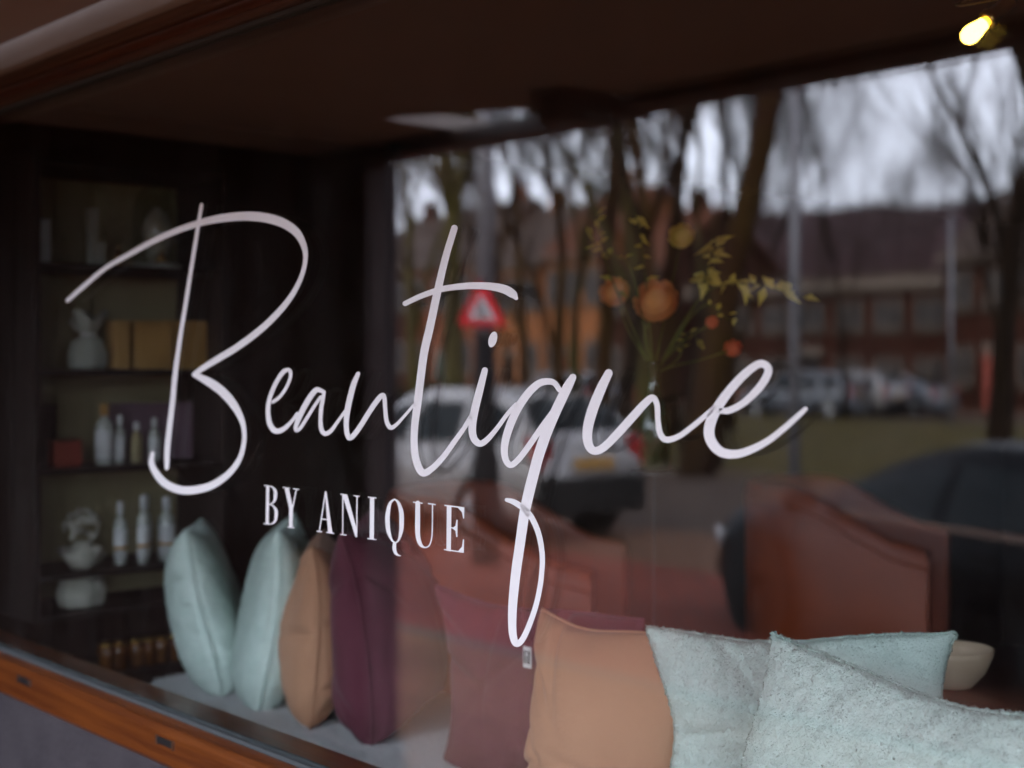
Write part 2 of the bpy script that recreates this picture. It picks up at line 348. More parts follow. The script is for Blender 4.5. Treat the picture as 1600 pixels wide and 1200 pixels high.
# outer pane, then the inner pane a touch out of true (that is what doubles the mirrored eave)
MB().box((XL, 0, ZB + .001), (XR, .005, ZT - .001)).build('outer_pane', 'glass_out', wn)
ip = MB().box((XL, 0, .0), (XR, .005, ZT - ZB - .004)).build('inner_pane', 'glass', wn)
ip.location = (0, .0165, ZB + .002); ip.rotation_euler = (R(-.16), 0, 0)
MB().box((XL, .006, ZB + .0005), (XR, .015, ZB + .010)).build('spacer_bar', 'gasket', wn)
MB().box((XL, .006, ZT - .010), (XR, .015, ZT - .0005)).build('spacer_bar', 'gasket', wn)

# =================================================================== LETTERING (vinyl on the pane)
VY = -.0006
def ribbon_px(pts, n=8, caps=True):
    C = catmull(pts, n); c = C[:, :2]; wd = np.maximum(C[:, 2], 1.2) / 2
    d = np.gradient(c, axis=0); d /= np.linalg.norm(d, axis=1)[:, None] + 1e-9
    nn = np.stack([-d[:, 1], d[:, 0]], 1)
    left = list(c + nn * wd[:, None]); right = list(c - nn * wd[:, None])
    return c, d, nn, wd, left, right
def add_ribbon(mb, pts, y, n=8):
    c, d, nn, wd, l, r = ribbon_px(pts, n); K = len(c); vs = []; fs = []
    for i in range(K): vs += [l[i], r[i]]
    fs = [(2*i, 2*i+1, 2*i+3, 2*i+2) for i in range(K - 1)]
    for e, s in ((0, -1), (K - 1, 1)):
        base = len(vs); m = 8
        for j in range(m + 1):
            a = math.pi * j / m; vs.append(c[e] + nn[e] * wd[e] * math.cos(a) + d[e] * s * wd[e] * math.sin(a))
        fs.append(tuple(range(base, base + m + 1)))
    mb.add([on_y(p[0], p[1], y) for p in vs], fs)
def add_poly(mb, poly, y): mb.add([on_y(p[0], p[1], y) for p in poly], [tuple(range(len(poly)))])
def letter(parent, strokes, polys=(), conv=lambda p: p):
    mb = MB(); k = 0
    for st in strokes: add_ribbon(mb, [conv(p) for p in st], VY - .00008 * k); k += 1
    for po in polys: add_poly(mb, [conv(p) for p in po], VY - .00008 * k); k += 1
    o = mb.build('letter', 'vinyl', parent)
    s = o.modifiers.new('solid', 'SOLIDIFY'); s.thickness = .00005; s.offset = 0
    return o
scr = thing('script_lettering', 'large white handwritten script lettering across the window glass', 'lettering', group=None)
z3 = lambda p: (400 + p[0] / 5.714, 560 + p[1] / 5.714, p[2] / 5.714)
letter(scr, [[(105.5,469.5,6),(127.5,450,7),(165,419,7.3),(202.5,397,8),(240,376.5,9),(277.5,360,9.5),(310,349,10.2),(340,342,12),(377.5,338,13.5),(410,339.5,14.5),(440,347.5,14.5),(462.5,362.5,13),(474,382.5,9.5),(477.3,402.5,7.2),(472.5,427.5,7),(460,455,8),(440,482.5,9.5),(410,512.5,10.5),(372.5,541,10.5),(340,561,10),(318,574.5,9),(304,585,8)],
     [(304,585.5,8),(325,596,13),(345,610,14),(362.5,629,13),(375,650,10),(381,670,7.2),(381,692.5,6.8),(374,717.5,8),(357.5,740,10),(332.5,757.5,11.5),(305,765.5,12.5),(280,765,12.5),(257.5,755,12),(243,738,11),(236.5,722.5,9),(238.5,708,6)],
     [(315,320,5.5),(310,350,6),(300,412.5,6.2),(290,475,6.6),(280,537.5,7.2),(272.5,595,8),(270,625,8.2),(265.5,662.5,8.5),(261.5,700,9),(260.5,731,7)]])
letter(scr, [[z3(p) for p in [(152,388,28),(210,345,30),(268,265,30),(304,180,30),(308,125,32),(285,102,36),(240,125,40),(182,212,38),(134,320,38),(110,420,40),(108,500,42),(122,580,46),(158,638,50),(205,648,48),(262,618,40),(322,558,32),(368,492,28)]]])
letter(scr, [[z3(p) for p in [(606,300,32),(570,284,40),(538,282,46),(490,335,50),(430,435,50),(382,535,46),(356,610,38),(360,644,32),(395,622,32),(450,540,32),(520,428,30),(575,345,28)]],
     [z3(p) for p in [(608,300,30),(597,360,36),(582,450,36),(576,560,36),(586,640,40),(620,672,42),(670,645,36),(720,578,30),(792,475,26)]]])
letter(scr, [[z3(p) for p in [(912,137,38),(876,220,48),(842,340,52),(815,470,52),(806,570,46),(811,660,44),(832,706,50),(870,688,46),(930,608,46),(1010,480,46),(1085,372,46),(1130,328,42),(1147,362,38),(1154,450,36),(1166,560,38),(1200,617,40),(1250,594,32),(1320,520,26),(1412,412,24)]]])
letter(scr, [[(710,356.5,10.3),(696,403,11),(684,454,12),(672,510,12.6),(662,555,12.5),(652.5,630,12),(648.5,660,11.2),(647,690,11),(650,718,11.5),(660,738.5,11.5),(675,732,9.8),(692.5,714,8.8),(710,690,8),(725,669,7.2),(737,649,7)],
     [(633,474.3,8),(657,463,8.5),(684,453.5,9),(705,449.3,9.5),(735,446.5,10.7),(765,447.3,11.7),(787.5,451.8,13.5),(801,459.3,13),(806.5,466,6)]])
letter(scr, [[(757.6,578.5,9.4),(750,608,11.6),(742,640,12.2),(738,666,12),(740,684,11.2),(749,693,10.2),(760,688,9),(776,670,7.2),(792,648,6.6),(806,632,6.5)]],
     [[(770 + 6.6*math.cos(t)*math.cos(.27) + 12.6*math.sin(t)*math.sin(.27), 530.4 - 12.6*math.sin(t)*math.cos(.27) + 6.6*math.cos(t)*math.sin(.27)) for t in np.linspace(0, 2*math.pi, 28, endpoint=False)]])
letter(scr, [[(874,609,8),(866,598.5,9.2),(854,596,10.6),(840,600.5,11.5),(824,616,12.2),(808,640,12.6),(795,670,12.5),(788.5,696,11.5),(789.5,716,10),(797,726.5,9.4),(808,720,9.4),(824,700,9.4),(846,668,9),(864,642,7)],
     [(895,589.5,11),(886,606,15),(870,639,16),(854,676,16.6),(841.5,712,16.6),(834,740,16.6),(827.3,766,17),(819.3,803,16),(812.5,850,15.3),(806,895,15),(801.5,940,14),(800.3,970,13),(801.5,992,12),(806.5,1005.5,10.5),(816,999.5,9.2),(827.5,975,8.7),(839,940,8.2),(846,900,8),(847,865,8.2),(841,832.5,8.7),(830,808,9),(817.5,794,9.2),(803,784.5,8.7),(791.5,781,6)]])
letter(scr, [[(951,583,12.5),(939,607.5,15.3),(926,640,16.3),(918.3,670,15.6),(919,692.5,14),(927.5,704,12.5),(942.5,699.5,12.5),(965,677.5,13.2),(987.5,652.5,13.2),(1010,628,12),(1020.5,621.5,9.5),(1026.5,633,8.7),(1028,657.5,8.4),(1031.5,677.5,9.2),(1041,687,9.7),(1060,682,8.8),(1082.5,666,8.4),(1102.5,649,8),(1116,637,7)]])
letter(scr, [[(1126,642,8.5),(1140,641,10.4),(1162.5,629,11),(1187,605,12.3),(1200,583,12.5),(1197,571,11.8),(1183,570,12.3),(1158,590,13.4),(1132.5,620,14.5),(1115,648,16.2),(1107.8,672.5,16.8),(1112.5,692,16.2),(1127.5,706.5,14.8),(1150,709.5,13.2),(1175,702,11.8),(1202.5,687,10.4),(1230,665,9.2),(1250,647,8.2),(1258.5,639,7)]])
by = thing('serif_lettering', 'small white serif capitals in a line below the script lettering', 'lettering')
z8 = lambda p: tuple([400 + p[0] / 4.444, 740 + p[1] / 4.444] + [q / 4.444 for q in p[2:]])
def sl(strokes, polys): letter(by, strokes, polys, z8)
sl([[(86,88,6),(112,93,10),(132,118,20),(135,148,23),(130,183,18),(112,206,9),(88,212,6)], [(88,214,6),(114,221,9),(137,250,20),(140,286,23),(134,325,18),(114,347,9),(86,350,6)]],
   [[(71,83),(92,86),(88,351),(67,348)], [(55,79),(92,84),(92,91),(55,86)], [(52,343),(90,348),(90,355),(52,350)]])
sl([], [[(197,97),(228,101),(257,245),(231,243)], [(230,238),(257,243),(254,375),(230,372)], [(277,107),(285,108),(256,252),(247,244)], [(187,93),(238,99),(238,106),(187,100)], [(258,102),(300,107),(300,114),(258,109)], [(215,366),(267,373),(267,380),(215,373)]])
sl([], [[(479,124),(486,130),(444,403),(436,402)], [(478,122),(489,124),(531,413),(500,411)], [(454,311),(496,316),(496,324),(454,319)], [(420,395),(460,401),(460,408),(420,402)], [(487,404),(543,412),(543,420),(487,411)]])
sl([], [[(599,143),(608,144),(606,426),(598,425)], [(598,142),(634,147),(704,400),(702,442),(690,440)], [(697,157),(706,158),(703,441),(696,440)], [(586,139),(634,145),(634,152),(586,146)], [(679,150),(721,155),(721,162),(679,157)], [(585,418),(628,424),(628,431),(585,425)]])
sl([], [[(791,164),(821,168),(819,457),(789,453)], [(777,159),(836,166),(836,174),(777,167)], [(774,447),(835,455),(835,462),(774,454)]])
sl([[(962,177,8),(932,205,20),(916,270,30),(913,330,32),(920,400,28),(942,460,14),(966,482,8)], [(966,482,8),(990,462,14),(1007,400,28),(1011,330,32),(1008,265,30),(990,205,20),(962,177,8)], [(962,486,24),(960,520,26),(968,548,22),(984,565,13),(1003,571,6)]], [])
sl([[(1123,204,32),(1122,350,35),(1124,430,32),(1140,488,26),(1170,512,11),(1202,500,9),(1219,450,8),(1224,380,8),(1226,212,8)]], [[(1090,194),(1157,202),(1157,210),(1090,202)], [(1194,204),(1247,211),(1247,219),(1194,212)]])
sl([], [[(1325,221),(1357,225),(1353,540),(1322,535)], [(1308,216),(1447,233),(1447,243),(1308,225)], [(1447,235),(1445,312),(1438,312),(1430,268),(1402,238)], [(1352,371),(1394,377),(1394,385),(1352,379)], [(1392,320),(1400,321),(1398,441),(1391,440),(1385,398),(1366,382),(1366,376),(1385,362)], [(1306,523),(1444,543),(1444,551),(1306,531)], [(1444,455),(1443,548),(1400,541),(1430,508),(1437,457)]])

def pile(name, P, Nn, count, ln, wd, m, parent, seed):
    """short curly pile: one tiny blade per tuft, all in one mesh"""
    rs = np.random.default_rng(seed); k = rs.integers(0, len(P), count); p = P[k]; n = Nn[k]
    t = rs.normal(size=(count, 3)); t -= n * (t*n).sum(1, keepdims=True); t /= np.linalg.norm(t, axis=1, keepdims=True)
    b = np.cross(n, t); L_ = ln * rs.uniform(.6, 1.3, (count, 1)); W_ = wd * rs.uniform(.7, 1.3, (count, 1)); p = p + b * rs.normal(0, ln*.4, (count, 1)) + t * rs.normal(0, ln*.4, (count, 1))
    m1 = p + n*L_*.34 + t*L_*.62; tip = p + n*L_*.30 + t*L_*1.15
    vs = np.stack([p - b*W_ - n*.001, p + b*W_ - n*.001, m1 + b*W_*.8, m1 - b*W_*.8, tip], 1).reshape(-1, 3)
    me = bpy.data.meshes.new(name); i = np.arange(count)*5
    loops = np.stack([i+3, i+2, i+1, i, i+4, i+2, i+3], 1).ravel(); me.vertices.add(count*5); me.vertices.foreach_set('co', vs.ravel().astype(np.float32))
    me.loops.add(count*7); me.loops.foreach_set('vertex_index', loops.astype(np.int32))
    st = np.stack([np.arange(count)*7, np.arange(count)*7 + 4], 1).ravel(); me.polygons.add(count*2); me.polygons.foreach_set('loop_start', st.astype(np.int32))
    me.update(calc_edges=True); me.validate(); me.polygons.foreach_set('use_smooth', [True]*len(me.polygons)); me.materials.append(m)
    vn = n*1.0 + rs.normal(0, .28, (count, 3)); vn /= np.linalg.norm(vn, axis=1, keepdims=True)      # tufts shade with the cloth they grow from
    me.normals_split_custom_set_from_vertices(np.repeat(vn, 5, axis=0).tolist())
    o = bpy.data.objects.new(name, me); col.objects.link(o); o.parent = parent; o['kind'] = 'stuff'
    return o

# =================================================================== DISPLAY BENCH AND CUSHIONS
YB = .43
ZS = on_y(581, 1196, YB).z
XB0 = on_y(212, 1070, YB).x
bn = thing('window_bench', 'long bench with white boucle seat pad behind the glass', 'bench')
def pad(x0, x1, y0, y1, z0, z1, r=.045, n=5):
    mb = MB(); ring = []
    cs = [(x0 + r, y0 + r, math.pi, 1.5*math.pi), (x1 - r, y0 + r, 1.5*math.pi, 2*math.pi), (x1 - r, y1 - r, 0, .5*math.pi), (x0 + r, y1 - r, .5*math.pi, math.pi)]
    def loop(ins, z):
        out = []
        for cx, cy, a0, a1 in cs:
            for j in range(n + 1):
                a = a0 + (a1 - a0) * j / n; rr = max(r - ins, .002); out.append((cx + rr*math.cos(a), cy + rr*math.sin(a), z))
        return out
    er = min(.035, (z1 - z0) * .4); rows = []
    for j in range(6):
        a = math.pi / 2 * j / 5; rows.append(loop(er * (1 - math.sin(a)), z0 + er * (1 - math.cos(a))))
    for j in range(6):
        a = math.pi / 2 * j / 5; rows.append(loop(er * (1 - math.cos(a)), z1 - er * (1 - math.sin(a))))
    K = len(rows[0]); vs = [p for r_ in rows for p in r_]
    fs = [(i*K+j, i*K+(j+1)%K, (i+1)*K+(j+1)%K, (i+1)*K+j) for i in range(len(rows)-1) for j in range(K)]
    fs += [tuple(range(K-1, -1, -1)), tuple((len(rows)-1)*K + j for j in range(K))]
    return mb.add(vs, fs)
pad(XB0, 1.6, YB, 1.02, ZS - .10, ZS, .09, 8).build('seat_pad', 'boucle', bn, smooth=True)
rsb = np.random.default_rng(5); nb = 60000
bx_ = rsb.uniform(XB0 + .01, -1.2, nb); by_ = rsb.uniform(YB + .012, 1.0, nb); bp_ = np.stack([bx_, by_, np.full(nb, ZS - .001)], 1); bn_ = np.tile([0, 0, 1.0], (nb, 1))
fx_ = rsb.uniform(XB0 + .09, -1.2, nb//3); fz_ = rsb.uniform(ZS - .085, ZS - .015, nb//3); bp_ = np.concatenate([bp_, np.stack([fx_, np.full(nb//3, YB + .002), fz_], 1)]); bn_ = np.concatenate([bn_, np.tile([0, -1.0, 0], (nb//3, 1))])
keep = ~((bp_[:, 0] < XB0 + .09) & (bp_[:, 1] < YB + .09) & (np.hypot(bp_[:, 0] - XB0 - .09, bp_[:, 1] - YB - .09) > .075))
pile('boucle_pile', bp_[keep], bn_[keep], 70000, .006, .0016, M['boucle'], bn, 3)
MB().box((XB0 + .05, YB + .05, ZS - .20), (1.55, .98, ZS - .102)).build('seat_board', 'frame_dark', bn, bevel=.005)
for lx in (XB0 + .1, -2.2, -.4, 1.4):
    for ly in (YB + .1, .92): MB().box((lx - .03, ly - .03, .002), (lx + .03, ly + .03, ZS - .203)).build('leg', 'frame_dark', bn)

def cushion(label, wd, ht, th, base, face, lean, roll, m, seed, fuzzy=False, grp=None, sag=.0, N=None):
    """base: middle of the lower edge; face: compass direction of the front normal (radians, in xy); lean: tipped back"""
    N = N or (130 if fuzzy else 110)
    u = np.linspace(-1, 1, N); U, V = np.meshgrid(u, u)
    rs = np.random.default_rng(seed)
    X = wd/2 * U * (1 - .105 * (1 - V**2) * np.abs(U)**2); Z = ht/2 * V * (1 - .105 * (1 - U**2) * np.abs(V)**2)
    prof = np.clip((1 - U**2), 0, 1)**.42 * np.clip((1 - V**2), 0, 1)**np.where(V < 0, np.clip(.36 + .16*V, .2, 1), .36)
    T = th/2 * prof * (1 + .16 * (-V) * 1.0 + .07 * np.sin(2.1*U + seed) )
    q = rs.uniform(0, 6.28, 8)
    X = X + wd*.022*np.sin(2.2*V + q[0])*np.cos(1.1*U + q[1]) + wd*.010*np.sin(5.1*V + q[2]); Z = Z + ht*.022*np.sin(2.0*U + q[3])*np.cos(1.2*V + q[4]) + ht*.009*np.sin(4.7*U + q[5])
    BOW = .020*np.sin(1.6*V + q[6]) + .014*np.sin(1.9*U + q[7])       # the whole pad is a little bent
    T = T * (1 + .10*np.sin(2.7*U + q[1])*np.sin(2.3*V + q[2]))
    co = []
    for sgn in (-1, 1):
        W = np.zeros_like(U)
        for k in range(10):                                  # soft creases that run in from the seams
            cx, cy = rs.choice([-1, 1]), rs.uniform(-1, 1)
            if rs.random() < .5: cx, cy = cy, cx
            ang = math.atan2(-cy, -cx) + rs.uniform(-.5, .5); L_ = rs.uniform(.35, .9)
            du, dv = U - cx, V - cy; al = du*math.cos(ang) + dv*math.sin(ang); ac = -du*math.sin(ang) + dv*math.cos(ang)
            W += -rs.uniform(.007, .019) * np.exp(-(ac/rs.uniform(.035, .08))**2) * np.exp(-np.clip(al, 0, 9)**2/L_**2) * (al > -.1) + .004*np.exp(-((ac-.14)/.09)**2)*np.exp(-al**2/L_**2)
        for k in range(4):
            a, b, c = rs.uniform(-4, 4, 3); W += .0028 * np.sin(a*U + b*V + c)
        edge = np.clip(prof * 2.2, 0, 1)
        Yv = sgn * (T + W * edge * (.45 if fuzzy else 1))
        if fuzzy:
            D = np.empty_like(U)
            for i in range(N):
                for j in range(N):
                    p = Vector((X[i, j] * 62, Z[i, j] * 62, seed + sgn * 3))
                    D[i, j] = noise.noise(p) + .5 * noise.noise(p * 2.1)
            Yv = Yv + sgn * D * .0016 * edge
            if sgn < 0: D0 = D
        co.append(np.stack([X, Yv + BOW, Z], -1))
    if fuzzy:
        jit = 1 + .012 * D0; co = [np.stack([c[..., 0]*jit, c[..., 1], c[..., 2]*jit], -1) for c in co]
    vs = np.concatenate([co[0].reshape(-1, 3), co[1].reshape(-1, 3)]); NN = N*N; fs = []
    idx = lambda i, j, s: s*NN + i*N + j
    for i in range(N-1):
        for j in range(N-1):
            fs.append((idx(i,j,0), idx(i,j+1,0), idx(i+1,j+1,0), idx(i+1,j,0)))
            fs.append((idx(i,j,1), idx(i+1,j,1), idx(i+1,j+1,1), idx(i,j+1,1)))
    bd = [(0, j) for j in range(N)] + [(i, N-1) for i in range(1, N)] + [(N-1, j) for j in range(N-2, -1, -1)] + [(i, 0) for i in range(N-2, 0, -1)]
    for k in range(len(bd)):
        (i, j), (i2, j2) = bd[k], bd[(k+1) % len(bd)]
        fs.append((idx(i,j,0), idx(i,j,1), idx(i2,j2,1), idx(i2,j2,0)))
    t = thing('cushion', label, 'cushion', group=grp)
    Mx = Matrix.Translation(base) @ Matrix.Rotation(face + math.pi/2, 4, 'Z') @ Matrix.Rotation(roll, 4, 'Y') @ Matrix.Rotation(-lean, 4, 'X') @ Matrix.Translation((0, 0, ht/2 * .985))
    t.matrix_world = Mx
    o = MB(); o.v = [tuple(p) for p in vs]; o.f = fs
    c = o.build('cover', m, t, smooth=True)
    if fuzzy:
        PP, NV = [], []
        for sgn, g in ((-1, co[0]), (1, co[1])):
            nn_ = np.cross(np.gradient(g, axis=1), np.gradient(g, axis=0)) * (-sgn) * -1; nn_ /= np.linalg.norm(nn_, axis=-1, keepdims=True) + 1e-9
            nn_ *= np.sign(nn_[N//2, N//2, 1]) * sgn
            PP.append(g.reshape(-1, 3)); NV.append(nn_.reshape(-1, 3))
        e_ = np.array([((co[0] + co[1]) / 2)[i, j] for i, j in bd]); en = e_ * [1, 0, 1]; en /= np.linalg.norm(en, axis=1, keepdims=True)
        PP.append(np.repeat(e_, 8, axis=0)); NV.append(np.repeat(en, 8, axis=0))
        pile('fleece_pile', np.concatenate(PP), np.concatenate(NV), 90000, .0046, .0010, m, t, seed)
    # seam cord round the edge, or a fluffy one
    mid = (co[0] + co[1]) / 2
    path = [mid[i, j] * [1.003, 1, 1.003] for i, j in bd[::2]]
    MB().tube(path, (.0032 if not fuzzy else .0022), 6, closed=True).build('seam_piping', m, t, smooth=True)
    return t

ang_of = lambda d: math.atan2(d.y, d.x)
def edge_on(px, py, wd, ht, th, m, seed, label, turn, lean, fuzzy=False, grp=None):
    p = on_z(px, py, ZS + .004); d = (p - CAM); d.z = 0; d.normalize()
    d = Matrix.Rotation(R(turn), 3, 'Z') @ d
    c = p + d * (wd / 2)
    return cushion(label, wd, ht, th, c, ang_of(d) - math.pi/2, R(lean), 0, m, seed, fuzzy, grp)
G = 'cushions on the window bench'
edge_on(330, 1086, .46, .46, .22, M['fleece'], 11, 'pale mint fleece cushion, leftmost of the row seen edge-on', -7, 8, True, G)
edge_on(403, 1109, .46, .48, .23, M['fleece'], 12, 'pale mint fleece cushion standing edge-on against the small peach cushion', -9, -4, True, G)
edge_on(486, 1137, .44, .46, .19, M['peach'], 13, 'peach velvet cushion seen edge-on between mint and plum cushions', -8, 3, False, G)
edge_on(584, 1162, .50, .53, .28, M['plum'], 14, 'plum velvet cushion seen edge-on, dark against the pillar reflection', -9, 8, False, G)
# cushions that face the street
def facing(tl, tr, ytl, ytr, ht, th, m, seed, label, lean, roll=0, fuzzy=False):
    a = on_y(*tl, ytl); b = on_y(*tr, ytr); d = b - a; wd = math.hypot(d.x, d.y) * 1.02; ang = math.atan2(d.y, d.x)
    fn = ang - math.pi/2
    top = (a + b) / 2; top.z = (a.z + b.z) / 2
    off = ht * math.sin(R(lean)); base = Vector((top.x, top.y, 0)) + Vector((math.cos(fn), math.sin(fn), 0)) * off
    base.z = min(a.z, b.z) - ht * math.cos(R(lean)) + .0
    rl = math.atan2(a.z - b.z, wd)
    return cushion(label, wd, ht, th, base, fn, R(lean), rl, m, seed, fuzzy, G)
facing((706, 908), (1012, 958), .64, .62, .46, .17, M['plum'], 21, 'plum velvet cushion facing the glass, its top corner above the peach one', 2)
c6 = facing((850, 950), (1075, 992), .50, .50, .44, .16, M['peach'], 22, 'peach velvet cushion with a small white tag, in front of the plum one', 3)
facing((1021, 974), (1490, 986), .45, .80, .48, .17, M['fleece'], 23, 'pale fleece cushion behind the largest fleece cushion, beside the wooden bowl', 4, 0, True)
facing((1194, 966), (1640, 1100), .36, .27, .48, .16, M['fleece'], 24, 'largest pale fleece cushion, nearest the glass at the right', 8, 0, True)
# woven tag in the side seam of the peach cushion
tp = on_y(824, 1027, .495)
tg = MB().box((-.012, -.001, -.022), (.012, .001, .022)).build('side_tag', 'tagcloth', c6)
tg.matrix_parent_inverse = c6.matrix_world.inverted(); tg.matrix_world = Matrix.Translation(tp)
for k, (x0, x1, z0, z1) in enumerate([(-.009,-.005,-.014,.014), (-.002,.001,-.014,.004), (.004,.009,-.014,.014), (-.002,.001,.008,.014)]):
    MB().box((x0, -.0018, z0), (x1, -.0011, z1)).build('print_mark', 'tagprint', tg)

# =================================================================== SHELF CABINET ON THE LEFT WALL
XC = XW + .34                      # cabinet front
yc0, yc1 = on_x(58, 560, XC).y, on_x(352, 560, XC).y
zof = lambda py, px=200: on_x(px, py, XC).z
cab = thing('shelf_cabinet', 'tall taupe shelf cabinet with products against the left wall', 'cabinet')
zt, zb = zof(268), zof(948)
MB().box((XW + .004, yc0, zb), (XW + .02, yc1, zt)).build('back_panel', 'taupe', cab)
for y in (yc0, yc1): MB().box((XW + .004, y - .012, zb - .02), (XC, y + .012, zt + .05)).build('side_panel', 'cab_dark', cab, bevel=.002)
SH = [zof(q) for q in (415, 578, 728, 888)]
for z in SH + [zt + .02, zb]: MB().box((XW + .022, yc0 + .013, z - .018), (XC - .004, yc1 - .013, z)).build('shelf', 'cab_dark', cab, bevel=.002)
MB().box((XW + .004, yc0 - .01, .002), (XC + .02, yc1 + .01, zb - .21)).build('base_drawer', 'cab_dark', cab, bevel=.004)
XS = XC - .10
def spot(px): return on_x(px, 560, XS).y
K_ = (on_x(200, 0, XS) - CAM).dot(AX) / F          # metres per photo pixel on the shelves
def bottle(label, px, z, hpx, wpx, body='paleglass', cap='whitelabel', lab='whitelabel', band=True, dx=0):
    h, r = hpx * K_, wpx * K_ / 2; t = thing('bottle', label, 'bottle', (XS + dx, spot(px), z + .001), group='bottles on the shelves')
    MB().lathe([(r*.9, 0), (r, .01), (r, h*.62), (r*.85, h*.69), (r*.42, h*.75), (r*.42, h*.80)], 18).build('glass_body', body, t, True)
    MB().lathe([(r*.5, h*.80), (r*.5, h*.97), (r*.4, h)], 16).build('cap', cap, t, True)
    MB().lathe([(r*1.02, h*.10), (r*1.02, h*.56)], 18).build('label', lab, t, True)
    if band: MB().lathe([(r*1.04, h*.235), (r*1.04, h*.29)], 18).build('gold_band', 'tan', t, True)
    return t
bottle('pale spray bottle with white cap, leftmost of the lower four', 188, SH[3], 98, 20)
bottle('pale spray bottle second from left in the lower row of four', 217, SH[3], 106, 18, dx=.03)
bottle('pale spray bottle third from left in the lower row of four', 238, SH[3], 103, 19, dx=-.05)
bottle('pale spray bottle rightmost of the lower four, beside the cushion', 260, SH[3], 100, 26)
bottle('squat bottle with wooden cap on the middle shelf', 163, SH[2], 94, 28, cap='tan', band=False)
bottle('slim pale bottle just right of the wooden-capped bottle', 187, SH[2], 76, 16, band=False)
bottle('small grey bottle in the middle of the middle shelf', 213, SH[2], 64, 18, body='taupe', lab='taupe', band=False)
bottle('pale bottle half hidden behind the lettering stem, middle shelf', 241, SH[2], 70, 18, band=False)
bottle('small amber bottle on the top shelf near the glass dome', 251, SH[0], 32, 18, body='amber', cap='tan', lab='tan', band=False)
bottle('tiny yellow bottle left of the glass dome, top shelf', 185, SH[0], 34, 9, body='amber', cap='tan', lab='tan', band=False)
def carton(label, p0, p1, z, hpx, m, d=.09, ins='whitelabel', dx=0):
    y0, y1 = spot(p0), spot(p1); t = thing('carton', label, 'box', (XS + dx, (y0 + y1) / 2, z + .001), group='boxes on the shelves'); h = hpx * K_
    MB().box((-d/2, -(y1-y0)/2, 0), (d/2, (y1-y0)/2, h*.93)).build('box_body', m, t, bevel=.002)
    MB().box((-d/2 - .001, -(y1-y0)/2 - .001, h*.935), (d/2 + .001, (y1-y0)/2 + .001, h)).build('lid', m, t, bevel=.002)
    return t
carton('narrow tan box beside the white gift pouch', 173, 192, SH[1], 76, 'tan')
carton('tan box in the middle of the second shelf', 205, 257, SH[1], 76, 'tan')
carton('broad tan box at the right end of the second shelf', 262, 336, SH[1], 78, 'tan', dx=-.05)
carton('mauve block standing in for a reflection under the tan boxes on the middle shelf', 206, 320, SH[2], 92, 'purple', dx=-.13)  # added block: the mauve of a reflection put in as solid colour
carton('small white card box at the left end of the top shelf', 60, 76, SH[0] , 66, 'whitelabel', .03)
carton('tall pale box on the top shelf', 139, 150, SH[0], 88, 'paper', .04)
carton('short pale box next to the tall pale box', 151, 161, SH[0], 36, 'paper', .04)
carton('low red block standing in for a reflection at the left of the middle shelf', 80, 122, SH[2], 40, 'red_refl_door', .06)  # added block too, its red stands in for a reflection
carton('brown box pair at the far left of the middle shelf', 72, 108, SH[2], 92, 'cab_dark', .05, dx=-.12)
# glass dome, gift pouch, flower bust, pleated pouch
t = thing('glass_dome', 'rounded glass dome on the top shelf', 'dome', (XS - .03, spot(252), SH[0] + .001))
MB().lathe([(.085, 0), (.085, .012), (.07, .02)], 22).build('foot', 'paper', t, True)
MB().lathe([(.078, .02), (.082, .12), (.082, .19), (.07, .24), (.045, .275), (.01, .29)], 24).build('bell', 'clear', t, True)
MB().lathe([(.03, .021), (.045, .08), (.05, .14), (.03, .19), (.005, .21)], 14).build('dried_bouquet', 'gauze', t, True)
def pouch(name, label, cat, px, z, hpx, wpx, m, seed, top=True):
    h, r = hpx * K_, wpx * K_ / 2; t = thing(name, label, cat, (XS, spot(px), z + .001))
    rs = random.Random(seed); n = 28; rows = []
    prof = [(.75, 0), (.95, .08), (1, .3), (.8, .5), (.38, .62), (.36, .66), (.62, .8), (.9, .97), (.85, 1.0)]
    vs = []
    for k, (a, b) in enumerate(prof):
        for j in range(n):
            th = 2*math.pi*j/n; f = 1 + (.16 * math.cos(7*th + k*.3) + .05*rs.uniform(-1, 1)) * (0.3 + abs(b - .3))
            vs.append((r*a*f*.7*math.cos(th), r*a*f*math.sin(th), h*b*(1 + (.10*math.cos(3*th+seed) if b > .7 else 0))))
    fs = [(i*n+j, i*n+(j+1)%n, (i+1)*n+(j+1)%n, (i+1)*n+j) for i in range(len(prof)-1) for j in range(n)] + [tuple(range(n-1,-1,-1)), tuple((len(prof)-1)*n + j for j in range(n))]
    MB().add(vs, fs).build('bag', m, t, True)
    MB().lathe([(r*.34, h*.615), (r*.42, h*.64), (r*.34, h*.665)], 16).build('ribbon', 'whitelabel', t, True)
    return t
pouch('gift_pouch', 'crumpled white gift pouch left of the tan boxes', 'pouch', 138, SH[1], 84, 62, 'paper', 3)
pouch('gauze_bag', 'pleated gauze bag at the bottom left of the cabinet', 'bag', 128, zb, 86, 78, 'gauze', 5)
t = thing('bust_vase', 'small pale vase with a dried flower head on the fourth shelf', 'vase', (XS, spot(128), SH[3] + .001))
MB().lathe([(.035, 0), (.045, .02), (.05, .05), (.03, .075), (.02, .085)], 18).build('vase_body', 'gauze', t, True)
mb = MB()
for k in range(60):
    d = Vector((random.gauss(0,1), random.gauss(0,1), random.gauss(0,1)+.3)).normalized(); c = Vector((0, 0, .135)); p = c + d*.05; s_ = d.orthogonal().normalized()*.014; q = d.cross(s_)
    mb.add([p - s_, p - q*.8 + d*.008, p + s_, p + q*.8 + d*.008, p + d*.012], [(0,1,4),(1,2,4),(2,3,4),(3,0,4),(0,3,2,1)])
mb.build('flower_head', 'gauze', t)
